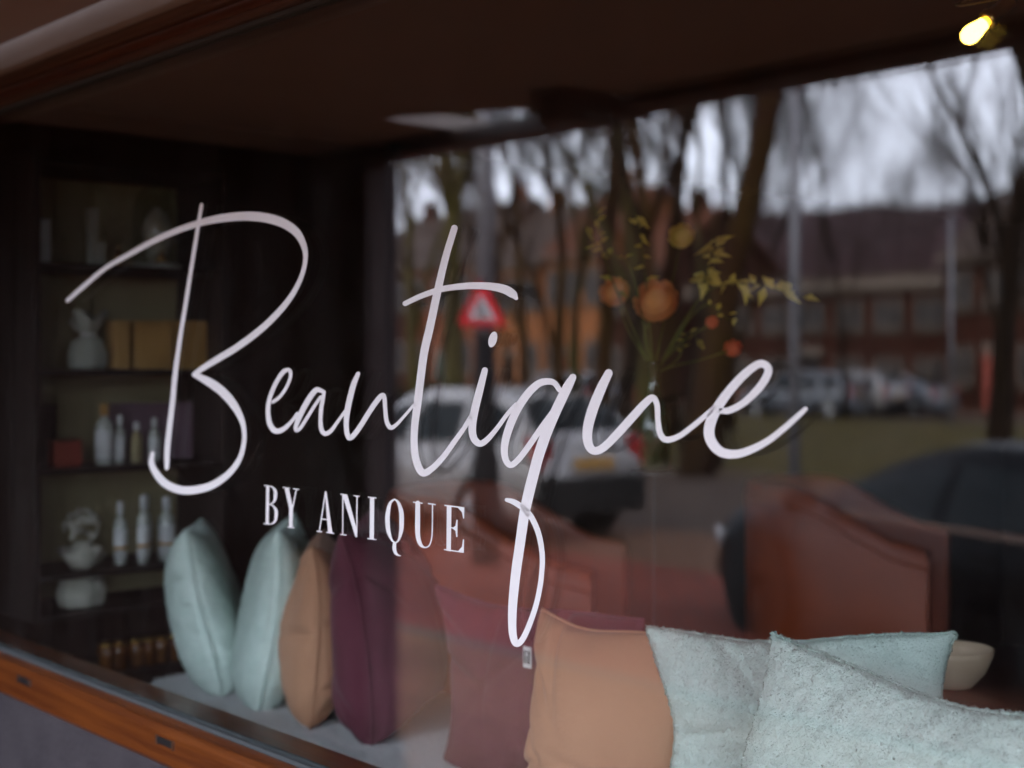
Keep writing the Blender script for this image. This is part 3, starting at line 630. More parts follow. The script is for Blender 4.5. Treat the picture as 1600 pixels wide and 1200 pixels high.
# amber glasses on the low base
for k, px in enumerate((168, 186, 214, 232, 252, 274)):
    t = thing('amber_glass', ('amber drinking glass at the left end of the dark base', 'second amber glass from the left on the dark base', 'third amber glass from the left on the dark base', 'fourth amber glass from the left on the dark base', 'fifth amber glass from the left on the dark base', 'amber glass at the right end, closest to the mint cushion')[k], 'glass', (XC - .05, on_x(px, 560, XC - .05).y, zb - .209), group='amber glasses below the shelves')
    MB().lathe([(.022, 0), (.027, .004), (.030, .05), (.030, .085), (.027, .085), (.026, .008)], 16).build('tumbler', 'amber', t, True)
    MB().lathe([(.0305, .085), (.0305, .09), (.0265, .09)], 16).build('rim', 'gold', t, True)

# slim steel glazed partition deeper in the shop
pt = thing('steel_partition', 'black steel partition posts rising to the shop ceiling', 'partition')
for px in (405, 527, 614):
    p = at(px, HY, 5.6); MB().box((p.x - .022, p.y - .022, .002), (p.x + .022, p.y + .022, 2.612)).build('post', 'blackmetal', pt)
p0, p1 = at(405, HY, 5.6), at(614, HY, 5.6)
cu = thing('dark_curtain', 'dark red-brown curtain hanging behind the steel posts', 'curtain')
n = 90; vs = []
q0, q1 = at(372, HY, 6.2), at(640, HY, 6.2)
for k in range(n + 1):
    p = q0.lerp(q1, k / n); o = Vector((AX.x, AX.y, 0)) * (.045 * math.sin(k * .9) + .02 * math.sin(k * 2.3))
    vs += [(p.x + o.x, p.y + o.y, .01), (p.x + o.x*.6, p.y + o.y*.6, 2.6)]
MB().add(vs, [(2*k, 2*k+2, 2*k+3, 2*k+1) for k in range(n)]).build('fabric', mat('curtain_cloth', (.045, .012, .010), .9), cu, True)
MB().bar((q0.x, q0.y, 2.607), (q1.x, q1.y, 2.607), .012).build('curtain_rail', 'blackmetal', cu)

# =================================================================== ARMCHAIRS, TABLE, BOWL, FLOWERS, BULB
def tub_chair(label, loc, rz, s=1.0, back=1.18, arm=.90):
    t = thing('tub_chair', label, 'armchair', loc, rz, 'terracotta tub chairs'); t.scale = (s, s, 1)
    # plan: U open towards +x
    def plan(r, ln):
        pts = []
        for k in range(19):
            a = math.pi/2 + math.pi * k / 18; pts.append((r*math.cos(a), r*math.sin(a)))
        return [(ln, r)] + [(ln*.66, r), (ln*.33, r)] + pts + [(ln*.33, -r), (ln*.66, -r), (ln, -r)]
    out, inn = plan(.44, .42), plan(.35, .42); n = len(out); vs = []
    def hz(x): 
        f = min(1, max(0, (x + .20) / .62)); f = f*f*(3-2*f); return back + (arm - back) * f
    for (x, y), (xi, yi) in zip(out, inn):
        h = hz(x)
        vs += [(x, y, .28), (x*1.02, y*1.02, h - .05), (x*.985, y*.985, h - .012), ((x+xi)/2, (y+yi)/2, h), (xi*1.02, yi*1.02, h - .012), (xi, yi, h - .05), (xi, yi, .30)]
    m = 7; fs = [(i*m+j, (i+1)*m+j, (i+1)*m+j+1, i*m+j+1) for i in range(n-1) for j in range(m-1)] + [tuple(range(m)), tuple((n-1)*m + j for j in range(m-1, -1, -1))]
    fs += [(i*m, i*m+6, (i+1)*m+6, (i+1)*m) for i in range(n-1)]
    MB().add(vs, fs).build('shell', 'leather', t, True, bevel=.004)
    sp = [(x*.985, y*.985, hz(x) - .075) for x, y in out]; MB().tube([(p[0]*1.035, p[1]*1.035, p[2]) for p in sp], .006, 6).build('seam_piping', 'leather', t, True)
    pad(-.33, .44, -.335, .335, .44, .60, .12, 8).build('seat_cushion', 'leather', t, True)
    MB().box((-.30, -.33, .26), (.40, .33, .435)).build('seat_base', 'leather', t, bevel=.02)
    for x in (-.24, .36):
        for y in (-.28, .28): MB().bar((x, y, .26), (x*1.1, y*1.1, 0.002), .022, .014).build('leg', 'frame_dark', t)
    return t
p = at(785, HY, 5.5); tub_chair('terracotta leather tub chair with round back behind the plum cushion', (p.x, p.y, 0), R(36), 1.0, 1.27, 1.02)
p = at(1318, HY, 5.6); tub_chair('terracotta leather tub chair behind the pale fleece cushions', (p.x, p.y, 0), R(26), .86, 1.29, 1.08)
# round side table with wooden bowl
tp = at(1488, 1072, 3.1)
t = thing('side_table', 'dark round side table at the right behind the bench', 'table', (tp.x + .12, tp.y + .05, 0))
MB().lathe([(.24, tp.z - .026), (.25, tp.z - .02), (.25, tp.z - .005), (.245, tp.z - .001)], 36).build('table_top', 'frame_dark', t, True)
MB().lathe([(.03, .02), (.025, tp.z - .027)], 14).build('column', 'blackmetal', t, True)
MB().lathe([(.18, .002), (.18, .014), (.04, .02)], 28).build('foot_plate', 'blackmetal', t, True)
bo = thing('wooden_bowl', 'cream wooden bowl on the side table beside the fleece cushions', 'bowl', (tp.x, tp.y, tp.z)); bo.scale = (.92, .92, .92)
MB().lathe([(.045, .0), (.05, .006), (.075, .035), (.092, .075), (.096, .092), (.090, .092), (.084, .075), (.065, .04), (.02, .012)], 36).build('bowl_body', 'cream', bo, True)
d_ = -RT * .055 - AX * .078
MB().bar((d_.x*.92, d_.y*.92, .076), (d_.x*1.03, d_.y*1.03, .076), .006).build('hole', 'tagprint', bo)
tr = thing('wooden_tray', 'cream wooden tray at the right edge of the side table', 'tray', (tp.x + .26, tp.y + .16, tp.z))
pad(-.09, .09, -.07, .07, .001, .02, .03).build('tray_base', 'cream', tr, True)

# flower arrangement in a green bottle vase on a dark plinth
fp = at(1022, 735, 3.6)
pln = thing('flower_stand', 'slim black metal stand holding the green vase of flowers', 'stand', (fp.x, fp.y, 0))
MB().lathe([(.004, .02), (.004, fp.z - .012)], 10).build('rod', 'blackmetal', pln)
MB().lathe([(.06, fp.z - .011), (.06, fp.z)], 24).build('top_disc', 'blackmetal', pln)
MB().lathe([(.14, .002), (.14, .012), (.02, .02)], 24).build('foot_plate', 'blackmetal', pln)
vs_ = thing('bottle_vase', 'dark green glass bottle vase under the orange bloom', 'vase', (fp.x, fp.y, fp.z + .001))
MB().lathe([(.035, 0), (.042, .01), (.044, .09), (.040, .13), (.022, .19), (.017, .22), (.017, .27), (.021, .275)], 20).build('vase_body', 'darkgreen', vs_, True)
bq = thing('flower_bouquet', 'orange ranunculus and yellow leafy twigs standing in the green vase', 'flowers', (0, 0, 0))
mouth = Vector((fp.x, fp.y, fp.z + .24))
def fl(px, py, dd=0): return at(px, py, 3.6 + dd)
def stem(p, bend=.03, r=.0028, m='stem'):
    mdl = (mouth + p) / 2 + RT * random.uniform(-bend, bend) + Vector((0, 0, random.uniform(0, bend)))
    MB().tube(catmull([mouth - Vector((0, 0, .1)), mouth, mdl, p], 5), r, 6).build('stem', m, bq, True)
def bloom(p, r, m, layers=6, name='bloom'):
    mb = MB()
    for L_ in range(layers):
        f = (L_ + 1) / layers; n = 4 + L_ * 2
        for k in range(n):
            a = 2*math.pi*k/n + L_*.7 + random.uniform(-.2, .2); tilt = 1.35 - f*1.25
            d = Vector((math.cos(a), math.sin(a), 0)); up = Vector((0, 0, 1)); b = d.cross(up)
            o = p + d*(r*.35*f); ln = r*(.55+.45*f); wdt = r*.48; rows = []
            for q in range(5):
                g = q/4; th_ = tilt + .7*g; c = o + d*(ln*g*math.cos(th_)*.9) + up*(ln*(g*math.sin(th_)) - r*.25*f); ww = wdt*math.sin(math.pi*min(.92, .18+.74*g))
                rows += [c - b*ww - d*ww*.25, c + d*.12*ww, c + b*ww - d*ww*.25]
            mb.add(rows, [(3*q+s, 3*q+s+1, 3*q+s+4, 3*q+s+3) for q in range(4) for s in range(2)])
    prof_ = [(max(.001, r*.78*math.sin(a)), -r*.62*math.cos(a) + r*.05) for a in np.linspace(.02, math.pi - .02, 9)]; mb.lathe(prof_, 14, tuple(p))
    o = mb.build(name, m, bq, True)
    return o
def tilt_bloom(px, py, r, m, dd=0, layers=6):
    p = fl(px, py, dd); stem(p)
    o = bloom(Vector((0, 0, 0)), r, m, layers); o.location = p
    ax = Vector((-AX.x*.6, -AX.y*.8 - .25, .35)).normalized(); o.rotation_mode = 'QUATERNION'; o.rotation_quaternion = Vector((0, 0, 1)).rotation_difference(ax)
tilt_bloom(1028, 475, .060, M['petal']); tilt_bloom(962, 460, .042, M['petal'], .1, 5); tilt_bloom(1066, 372, .036, M['petal_yellow'], .05, 4)
tilt_bloom(1113, 505, .018, M['petal_red'], 0, 4); tilt_bloom(1146, 546, .025, M['petal_red'], .05, 4)
def leafy(pts, n, ln, m):
    C = [fl(*p) for p in pts]; P = catmull([mouth] + C, 8); MB().tube(P, np.linspace(.003, .0012, len(P)), 6).build('twig', 'stem', bq, True)
    mb_m = None
    for k in range(n):
        q = Vector(P[int(len(P)*(.4 + .59*k/n))]); d = Vector((random.gauss(0,1), random.gauss(0,1), random.gauss(.2,.8))).normalized(); s_ = d.orthogonal().normalized(); L_ = ln*random.uniform(.7, 1.25)
        MB().add([q, q + d*L_*.4 + s_*L_*.22, q + d*L_ + Vector((0,0,-.2*L_)), q + d*L_*.4 - s_*L_*.22, q + d*L_*.5 + d.cross(s_)*L_*.06], [(0,1,4),(1,2,4),(2,3,4),(3,0,4)]).build('leaf', m, bq)
leafy([(1090, 470), (1105, 420), (1120, 375)], 22, .055, M['petal_yellow']); leafy([(1090, 470), (1150, 442), (1210, 452), (1260, 466)], 18, .05, M['petal_yellow'])
leafy([(1005, 400), (992, 330)], 11, .036, M['petal_yellow']); leafy([(950, 420), (930, 325)], 9, .034, M['leaf']); leafy([(1060, 560), (1075, 520), (1098, 540)], 8, .03, M['leaf'])
leafy([(985, 420), (940, 395), (915, 350)], 9, .034, M['leaf']); leafy([(1095, 480), (1140, 500), (1155, 485)], 6, .028, M['petal_yellow'])
# string light
lp = on_y(1519, 52, .30); le = on_y(1545, 30, .32); l2 = on_y(1563, 15, .34)
sl_ = thing('string_light', 'lit yellow filament bulb hanging from a string light, top right', 'lamp')
d = (le - lp).normalized(); bm_ = MB()
prof = [(.0005, -.020), (.008, -.0188), (.0138, -.014), (.0164, -.006), (.0166, .001), (.015, .010), (.0125, .018), (.0112, .027)]
def lathe_dir(prof, c, d, n=20):
    mb = MB().lathe(prof, n); q = Vector((0, 0, 1)).rotation_difference(d); mb.v = [tuple(c + q @ Vector(p)) for p in mb.v]; return mb
bb = lathe_dir(prof, lp, d).build('bulb', 'bulb', sl_, True)
lathe_dir([(r_*.80, z_*.84) for r_, z_ in prof], lp, d).build('glowing_core', 'filament', bb, True)
lathe_dir([(.013, .026), (.0145, .028), (.0145, .036), (.0105, .038), (.0105, .072), (.008, .075)], lp, d).build('socket', 'gold', sl_, True)
MB().tube(catmull([lp + d*.074, on_y(1600, -8, .36), on_y(1700, -60, .45), Vector((1.2, .8, 2.60))], 8), .0025, 6).build('cable', 'cable', sl_, True)

# =================================================================== THE STREET (seen mirrored in the pane)
def tree(name, label, base, height, r0, lean, seed, bark, spread=.5, levels=4, fork=.3, grp='bare trees along the street', twigs=True, nsplit=3, twr=.010):
    rs = random.Random(seed); base = Vector(base); t = thing(name, label, 'tree', base, 0, grp)
    tr, cr_ = MB(), MB()
    def branch(p, d, ln, r, lv):
        n = 5 if lv < 2 else 3; pts = [p]; rad = [r * (1.35 if lv == 0 else 1)]; q = p.copy()
        for k in range(n):
            d = (d + Vector((rs.gauss(0, .10), rs.gauss(0, .10), rs.gauss(.03, .05))) * (1.0 if lv else .55)).normalized()
            q = q + d * (ln / n); pts.append(q.copy()); rad.append(r * (1 - .42 * (k + 1) / n))
        (tr if lv <= 1 else cr_).tube(pts, rad, 9 if lv == 0 else 6 if lv == 1 else 4 if lv == 2 else 3, cap=lv < 2)
        if lv >= levels: return
        m = nsplit + (1 if lv >= 1 else 0) + (1 if lv >= 2 else 0)
        for k in range(m):
            f = 1.0 if k < 2 else rs.uniform(.35, .95)
            i = min(n, max(1, int(round(f * n)))); a = rs.uniform(0, 2*math.pi); o = d.orthogonal().normalized(); o2 = d.cross(o)
            sp = spread * rs.uniform(.7, 1.3) * (.4 if k == 0 else 1); nd = (d + (o*math.cos(a) + o2*math.sin(a)) * sp + Vector((0, 0, .12))).normalized()
            branch(pts[i].copy(), nd, ln * rs.uniform(.55, .8) * (1.15 if lv == 0 else 1), max(rad[i] * (.96 if k == 0 else rs.uniform(.5, .72)), twr * .5), lv + 1)
    d0 = Vector(lean); d0.z = 1; d0.normalize()
    branch(Vector((0, 0, -.1)), d0, height * fork, r0, 0)
    tr.build('trunk', bark, t, True); cr_.build('crown', 'twig' if bark != M['bark3'] else 'bark3', t, True)
    return t
mr_ = Vector((RT.x, -RT.y, 0))              # picture-right on the street side
def T(px, D, *a, **k): return street(px, D, .05)
tree('plane_tree', 'thick leaning brown trunk in the middle of the verge', T(1092, 23), 15, .29, mr_ * .16, 3, M['bark'], .38, 4, .52)
tree('plane_tree', 'massive dark tree trunk at the far right of the reflection', T(1690, 15), 13, .46, mr_ * -.06, 8, M['bark2'], .55, 4, .46, nsplit=4)
tree('plane_tree', 'dark forked tree with spread limbs left of the massive trunk', T(1562, 23), 15, .24, mr_ * -.02, 19, M['bark2'], .5, 4, .22, nsplit=4)
tree('plane_tree', 'mossy forked tree left of the warning sign', T(712, 27), 13, .24, mr_ * .02, 21, M['bark3'], .34, 4, .36)
tree('plane_tree', 'straight brown tree between the houses and the leaning trunk', T(935, 30), 15, .21, mr_ * .03, 31, M['bark'], .30, 4, .45)
tree('plane_tree', 'slender mossy tree close behind the orange bloom', T(1010, 27), 15, .19, mr_ * .03, 35, M['bark3'], .28, 4, .45)
tree('plane_tree', 'slim tree just left of the thick leaning trunk', T(1048, 33), 16, .22, mr_ * -.02, 39, M['bark'], .28, 4, .45)
tree('street_tree', 'faint slender tree in the bright sky right of the lamppost', T(1322, 46), 17, .10, mr_ * .02, 44, M['bark2'], .36, 5, .30, twr=.012)
tree('street_tree', 'far thin tree between leaning trunk and lamppost', T(1215, 62), 17, .085, mr_ * .0, 51, M['bark2'], .42, 5, .25, twr=.012)
tree('street_tree', 'far bushy bare tree right of the faint slender tree', T(1420, 70), 18, .09, mr_ * .02, 57, M['bark2'], .42, 5, .25, twr=.012)
tree('street_tree', 'bare tree over the red brick house roof', T(665, 75), 19, .17, mr_ * .03, 81, M['bark'], .40, 5, .3, twr=.018)
tree('street_tree', 'bare tree over the ochre house by the sign', T(800, 66), 18, .16, mr_ * -.02, 83, M['bark'], .38, 5, .3, twr=.018)
tree('street_tree', 'bare tree over the ochre house above the blue car', T(890, 58), 18, .16, mr_ * .02, 85, M['bark3'], .38, 5, .3, twr=.016)
tree('street_tree', 'narrow bare tree behind the slender mossy tree', T(980, 48), 18, .15, mr_ * .02, 87, M['bark'], .30, 5, .34, twr=.014)
tree('street_tree', 'narrow bare tree right behind the leaning trunk', T(1105, 44), 18, .15, mr_ * .0, 89, M['bark3'], .30, 5, .34, twr=.014)
tree('street_tree', 'mossy tree at the left edge of the reflected street', T(600, 36), 15, .24, mr_ * .05, 61, M['bark3'], .45, 4, .35)
tree('street_tree', 'slim tree above the silver hatchback', T(820, 40), 15, .18, mr_ * .02, 65, M['bark'], .4, 4, .35)

for px_, D_, r_, ln_, sd_, bk_, lab_ in ((655, 31, .17, -.10, 101, 'bark3', 'mossy leaning trunk at the left by the red brick house'), (738, 33, .15, .05, 102, 'bark', 'brown slender trunk just left of the sign lamppost'),
        (868, 29, .16, .02, 103, 'bark', 'brown trunk straight above the silver hatchback'), (962, 25, .17, .04, 104, 'bark2', 'dark trunk left of the orange bloom'), (1030, 24, .15, -.03, 105, 'bark', 'brown trunk directly behind the orange bloom'),
        (1072, 28, .16, .03, 106, 'bark2', 'dark slim trunk touching the thick leaning trunk'), (1135, 36, .17, .08, 107, 'bark', 'brown trunk right of the thick leaning trunk'), (905, 34, .14, -.04, 108, 'bark3', 'mossy slim trunk between house and orange bloom')):
    tree('verge_tree', lab_, T(px_, D_), 15, r_, mr_ * ln_, sd_, M[bk_], .34, 5, .26, twr=.012)

# hedge of small leaves
hg = thing('hedge', 'clipped olive green hedge behind the silver hatchback', 'hedge', street(648, 26, .04), 0)
mb = MB()
for k in range(3800):
    p = Vector((random.uniform(-3.4, 2.2), random.uniform(-.5, .5), random.uniform(.05, 1.35)))
    p.z *= 1 + .06*math.sin(p.x*3); d = Vector((random.gauss(0,1), random.gauss(0,1), random.gauss(0,1))).normalized()*.085; e = d.orthogonal().normalized()*.05
    mb.add([p - e, p + d, p + e], [(0, 1, 2)])
mb.build('foliage', 'hedge', hg)
MB().box((-3.3, -.38, 0), (2.1, .38, 1.2)).build('inner_twigs', 'bark2', hg)

# lamppost with warning sign; second lamppost
def post(label, base, h, r, arm=True, dark=0, name='lamppost'):
    t = thing(name, label, 'lamppost', base, 0, 'lampposts along the street')
    if dark: MB().lathe([(r*1.5, 0), (r*1.5, .9), (r*1.1, 1.0), (r*1.1, dark)], 14).build('lower_shaft', 'poledark', t, True)
    MB().lathe([(r*1.05, dark + .002), (r*.7, h)], 14).build('upper_shaft', 'polelight', t, True)
    if arm:
        MB().tube([(0, 0, h - .02), (.1, -.1, h + .25), (.9, -.9, h + .5)], r*.5, 8).build('arm', 'polelight', t, True)
        MB().box((.75, -1.25, h + .44), (1.05, -.75, h + .54)).build('lamp_head', 'polelight', t, bevel=.03)
    return t
P1 = street(756, 12.6, 0); post('pale lamppost with dark lower shaft carrying the warning sign', P1, 6.5, .085, True, 2.0)
P2 = street(1240, 21, .05); post('thin grey lamppost standing in the bright gap of sky', P2, 7.5, .085, True, 0)
P3 = street(1485, 40, .05); post('far thin pale lamppost left of the massive dark trunk', P3, 6.0, .07, True, 0)
sg = thing('warning_sign', 'red-bordered triangular warning sign on the lamppost', 'sign', (0, 0, 0))
szc = CAM.z + (HY - 482) / F * 12.5
nrm = (CAM - mir(at(756, HY, 12.6))); nrm = Vector((-P1.x * .55, 8.0, 0)).normalized()       # faces the shop side
sg.matrix_world = Matrix.Translation((P1.x + nrm.x*.12, P1.y + nrm.y*.12, szc)) @ Matrix.Rotation(math.atan2(nrm.y, nrm.x) + math.pi/2, 4, 'Z')
def tri(s, r, n=5):
    out = []
    for k in range(3):
        a = math.pi/2 + 2*math.pi*k/3; c = Vector((math.cos(a), 0, math.sin(a))) * (s - r*2)
        for j in range(n + 1): b = a - math.pi/3 + 2*math.pi/3*j/n; out.append(c + Vector((math.cos(b), 0, math.sin(b))) * r)
    return out
MB().prism(tri(.27, .028), (0, .004, 0)).build('red_plate', 'signred', sg)
MB().prism([p + Vector((0, -.0025, -.005)) for p in tri(.15, .012)], (0, .002, 0)).build('white_field', 'signwhite', sg)
f = [(-.05,-.075),(-.03,-.07),(-.012,-.02),(.0,-.045),(.03,-.075),(.045,-.07),(.02,-.025),(.012,.0),(.04,-.01),(.042,.0),(.012,.02),(-.01,.03),(-.035,.01),(-.03,-.002),(-.012,.008),(-.02,-.02)]
MB().prism([(x, -.005, z) for x, z in f], (0, .002, 0)).add(*(lambda c: ([(c[0]+.016*math.cos(k), c[1], c[2]+.016*math.sin(k)) for k in np.linspace(0, 2*math.pi, 12, endpoint=False)], [tuple(range(12))]))((.004, -.005, .047))).build('walker_symbol', 'signblack', sg)
MB().box((-.06, .005, -.05), (.06, .03, -.02)).build('clamp', 'polelight', sg); MB().box((-.06, .005, .04), (.06, .03, .07)).build('clamp', 'polelight', sg)

# ---------------------------------------------------------------- cars
def smooth_curve(ks, s):
    ks = np.array(ks); C = catmull(ks, 14); return np.interp(s, C[:, 0], C[:, 1])
def car(label, loc, rz, Lc, Wc, roof, belt, low, ws, sidew, rearw, paint, wheels=(.18, .80), wr=.31, grp=None, plate=True):
    """nose at +x; roof/belt/low: profile keys over 0 (nose) .. 1 (tail)"""
    t = thing('parked_car', label, 'car', loc, rz, grp)
    n = 84; s = np.linspace(0, 1, n); zr = smooth_curve(roof, s); zb_ = np.minimum(smooth_curve(belt, s), zr - .02); zl = smooth_curve(low, s)
    wx = Wc/2 * (1 - .30*np.clip((.13 - s)/.13, 0, 1)**2 - .18*np.clip((s - .9)/.1, 0, 1)**2)
    rings = []
    for i in range(n):
        g = np.clip((zr[i] - zb_[i]) / .4, 0, 1); x = Lc * (.5 - s[i]); wtop = wx[i] * (.90 - .19*g); W = wx[i]; a, b, c = zl[i], zb_[i], zr[i]
        h = [(0, a), (.86*W, a), (.97*W, a + .10), (W, a + (b - a)*.45), (.995*W, a + (b - a)*.72), (.96*W, b - .02), (.945*W, b)]
        for k in range(1, 6): q = k/6; h.append((.93*W + (wtop - .93*W)*q + .02*math.sin(math.pi*q)*g, b + (c - .05*g - b)*q))
        h += [(wtop - .01, c - .04*g), (wtop - .05, c - .012*g), (wtop*.72, c + .004), (wtop*.36, c + .014), (0, c + .016)]
        rings.append([(x, y, z) for y, z in h])
    m = len(rings[0])
    V = [p for r_ in rings for p in r_]; V += [(x, -y, z) for x, y, z in V]; off = n*m
    groups = {'body': []}
    for i in range(n - 1):
        sm = (s[i] + s[i+1]) / 2
        for j in range(m - 1):
            gnm = 'body'; tall = zr[i] - zb_[i] > .16
            if 6 <= j <= 10 and tall:
                for a, b in sidew:
                    if a < sm < b: gnm = 'side_window'
            if j >= 13 and ws[0] < sm < ws[1]: gnm = 'windscreen'
            if j >= 13 and rearw[0] < sm < rearw[1]: gnm = 'rear_window'
            q = (i*m+j, i*m+j+1, (i+1)*m+j+1, (i+1)*m+j)
            if gnm == 'side_window':
                w_ = [k for k, (a, b) in enumerate(sidew) if a < sm < b][0]
                groups.setdefault(('side_window', w_, 0), []).append(q); groups.setdefault(('side_window', w_, 1), []).append(tuple(off + k for k in q))
            else: groups.setdefault(gnm, []).extend([q, tuple(off + k for k in q)])
    groups['body'] += [tuple(range(m)) + tuple(off + k for k in range(m-2, 0, -1)), tuple((n-1)*m + k for k in range(m-1, -1, -1)) + tuple(off + (n-1)*m + k for k in range(1, m-1))]
    for g, fs in groups.items():
        nm = g if isinstance(g, str) else g[0]; used = sorted({k for f_ in fs for k in f_}); mp_ = {k: i for i, k in enumerate(used)}
        MB().add([V[k] for k in used], [tuple(mp_[k] for k in f_) for f_ in fs]).build(nm, paint if nm == 'body' else M['carglass'], t, True)
    zat = lambda arr, q: float(np.interp(q, s, arr))
    for q in wheels:
        x = Lc*(.5 - q)
        for sy in (-1, 1):
            y = sy*(Wc/2)
            MB().tube([(x, y - sy*.16, wr + .01), (x, y + sy*.004, wr + .01)], wr*1.17, 28).build('wheel_arch', 'trim', t)
            wh = MB().tube([(x, y - sy*.20, wr), (x, y - sy*.02, wr), (x, y + sy*.012, wr)], [wr, wr, wr*.92], 28).build('wheel', 'tyre', t, True)
            MB().tube([(x, y + sy*.006, wr), (x, y + sy*.016, wr)], wr*.66, 24).build('rim', 'trim' if paint is M['black'] else 'rim', wh)
            for k in range(5):
                a = 2*math.pi*k/5; MB().bar((x, y + sy*.02, wr), (x + wr*.6*math.cos(a), y + sy*.02, wr + wr*.6*math.sin(a)), .028, .02, 6).build('spoke', 'trim' if paint is M['black'] else 'rim', wh)
    for sy in (-1, 1):
        zf = zat(zb_, .04); MB().box((Lc*.5 - .30, sy*Wc*.27, zf - .17), (Lc*.5 - .015, sy*Wc*.405, zf - .03)).build('headlight', 'lampclear', t, bevel=.04)
        zt_ = zat(zb_, .96); MB().box((-Lc*.5 + .005, sy*Wc*.315, zt_ - .26), (-Lc*.5 + .26, sy*Wc*.447, zt_ + .06)).build('tail_light', 'lampred', t, bevel=.03)
        xm = Lc*(.5 - ws[0] - .05); zm = zat(zb_, ws[0] + .06); MB().box((xm - .06, sy*Wc*.5, zm - .01), (xm + .05, sy*(Wc*.5 + .19), zm + .13)).build('mirror', paint, t, bevel=.03)
        MB().box((Lc*(.5 - sidew[-1][1]), sy*(Wc*.482), zat(zb_, .5) - .005), (Lc*(.5 - sidew[0][0]), sy*(Wc*.482 + .012), zat(zb_, .5) + .016)).build('belt_trim', 'chrome', t)
        for q in (.5, .66): MB().box((Lc*(.5 - q) - .09, sy*Wc*.497, zat(zb_, .5) - .13), (Lc*(.5 - q) + .09, sy*(Wc*.497 + .022), zat(zb_, .5) - .10)).build('door_handle', paint, t, bevel=.008)
    zl_ = zat(zl, .98)
    MB().box((-Lc*.5 - .05, -Wc*.43, zl_ + .02), (-Lc*.5 + .14, Wc*.43, zl_ + (.40 if paint is M['silver'] else .26))).build('rear_bumper', 'trim' if paint is M['silver'] else paint, t, bevel=.04)
    MB().box((Lc*.5 - .14, -Wc*.38, zl_), (Lc*.5 + .03, Wc*.38, zl_ + .20)).build('front_bumper', paint, t, bevel=.05)
    if plate:
        MB().box((-Lc*.5 - .030, -.26, zl_ + .47), (-Lc*.5 + .02, .26, zl_ + .58)).build('number_plate', 'plate', t)
        MB().box((Lc*.5 + .012, -.26, zl_ + .06), (Lc*.5 + .04, .26, zl_ + .17)).build('number_plate', 'plate', t)
    return t
hatch = dict(roof=[(0,.62),(.04,.78),(.12,.90),(.22,.98),(.30,1.12),(.40,1.40),(.50,1.50),(.68,1.51),(.82,1.47),(.90,1.36),(.955,1.12),(.985,.98),(1,.84)],
             belt=[(0,.58),(.05,.74),(.14,.84),(.25,.92),(.5,.95),(.8,.99),(.95,1.0),(1,.8)], low=[(0,.30),(.06,.22),(.5,.20),(.94,.24),(1,.36)],
             ws=(.245,.42), sidew=[(.31,.485),(.505,.70),(.72,.88)], rearw=(.875,.965))
coupe = dict(roof=[(0,.56),(.03,.70),(.10,.80),(.20,.88),(.29,.94),(.36,1.07),(.46,1.25),(.56,1.335),(.66,1.33),(.78,1.24),(.88,1.08),(.95,.98),(1,.84)],
             belt=[(0,.52),(.05,.68),(.15,.78),(.28,.86),(.5,.89),(.8,.94),(.95,.92),(1,.76)], low=[(0,.28),(.06,.20),(.5,.18),(.94,.22),(1,.34)],
             ws=(.275,.47), sidew=[(.36,.56),(.58,.78)], rearw=(.72,.90))
CG = 'cars parked along the street'
# both point down the street (-x)
car('silver hatchback with yellow rear number plate parked behind the lamppost', (-12.1, -8.45, -.016), math.pi, 3.95, 1.68, paint=M['silver'], grp=CG, **hatch)
car('black low coupe parked nearest the shop', (-4.33, -6.22, -.02), R(-161.7), 4.5, 1.76, paint=M['black'], grp=CG, wr=.32, **coupe)
def far_car(px, D, lab, paint, kind, rz=math.pi, z=-.02): p = street(px, D); car(lab, (p.x, p.y, z), rz, 4.1, 1.7, paint=paint, grp=CG, **kind)
far_car(1250, 49, 'pale blue-grey hatchback on the far road, left of the two silver cars', M['silver2'], hatch, R(160))
far_car(1325, 50, 'silver hatchback on the far road, middle of three', M['silver'], hatch, math.pi)
far_car(1400, 51, 'pale car on the far road, rightmost of three', M['silver2'], coupe, math.pi)
far_car(872, 43, 'dark blue car on the far road above the silver hatchback', M['darkcar'], hatch, math.pi)

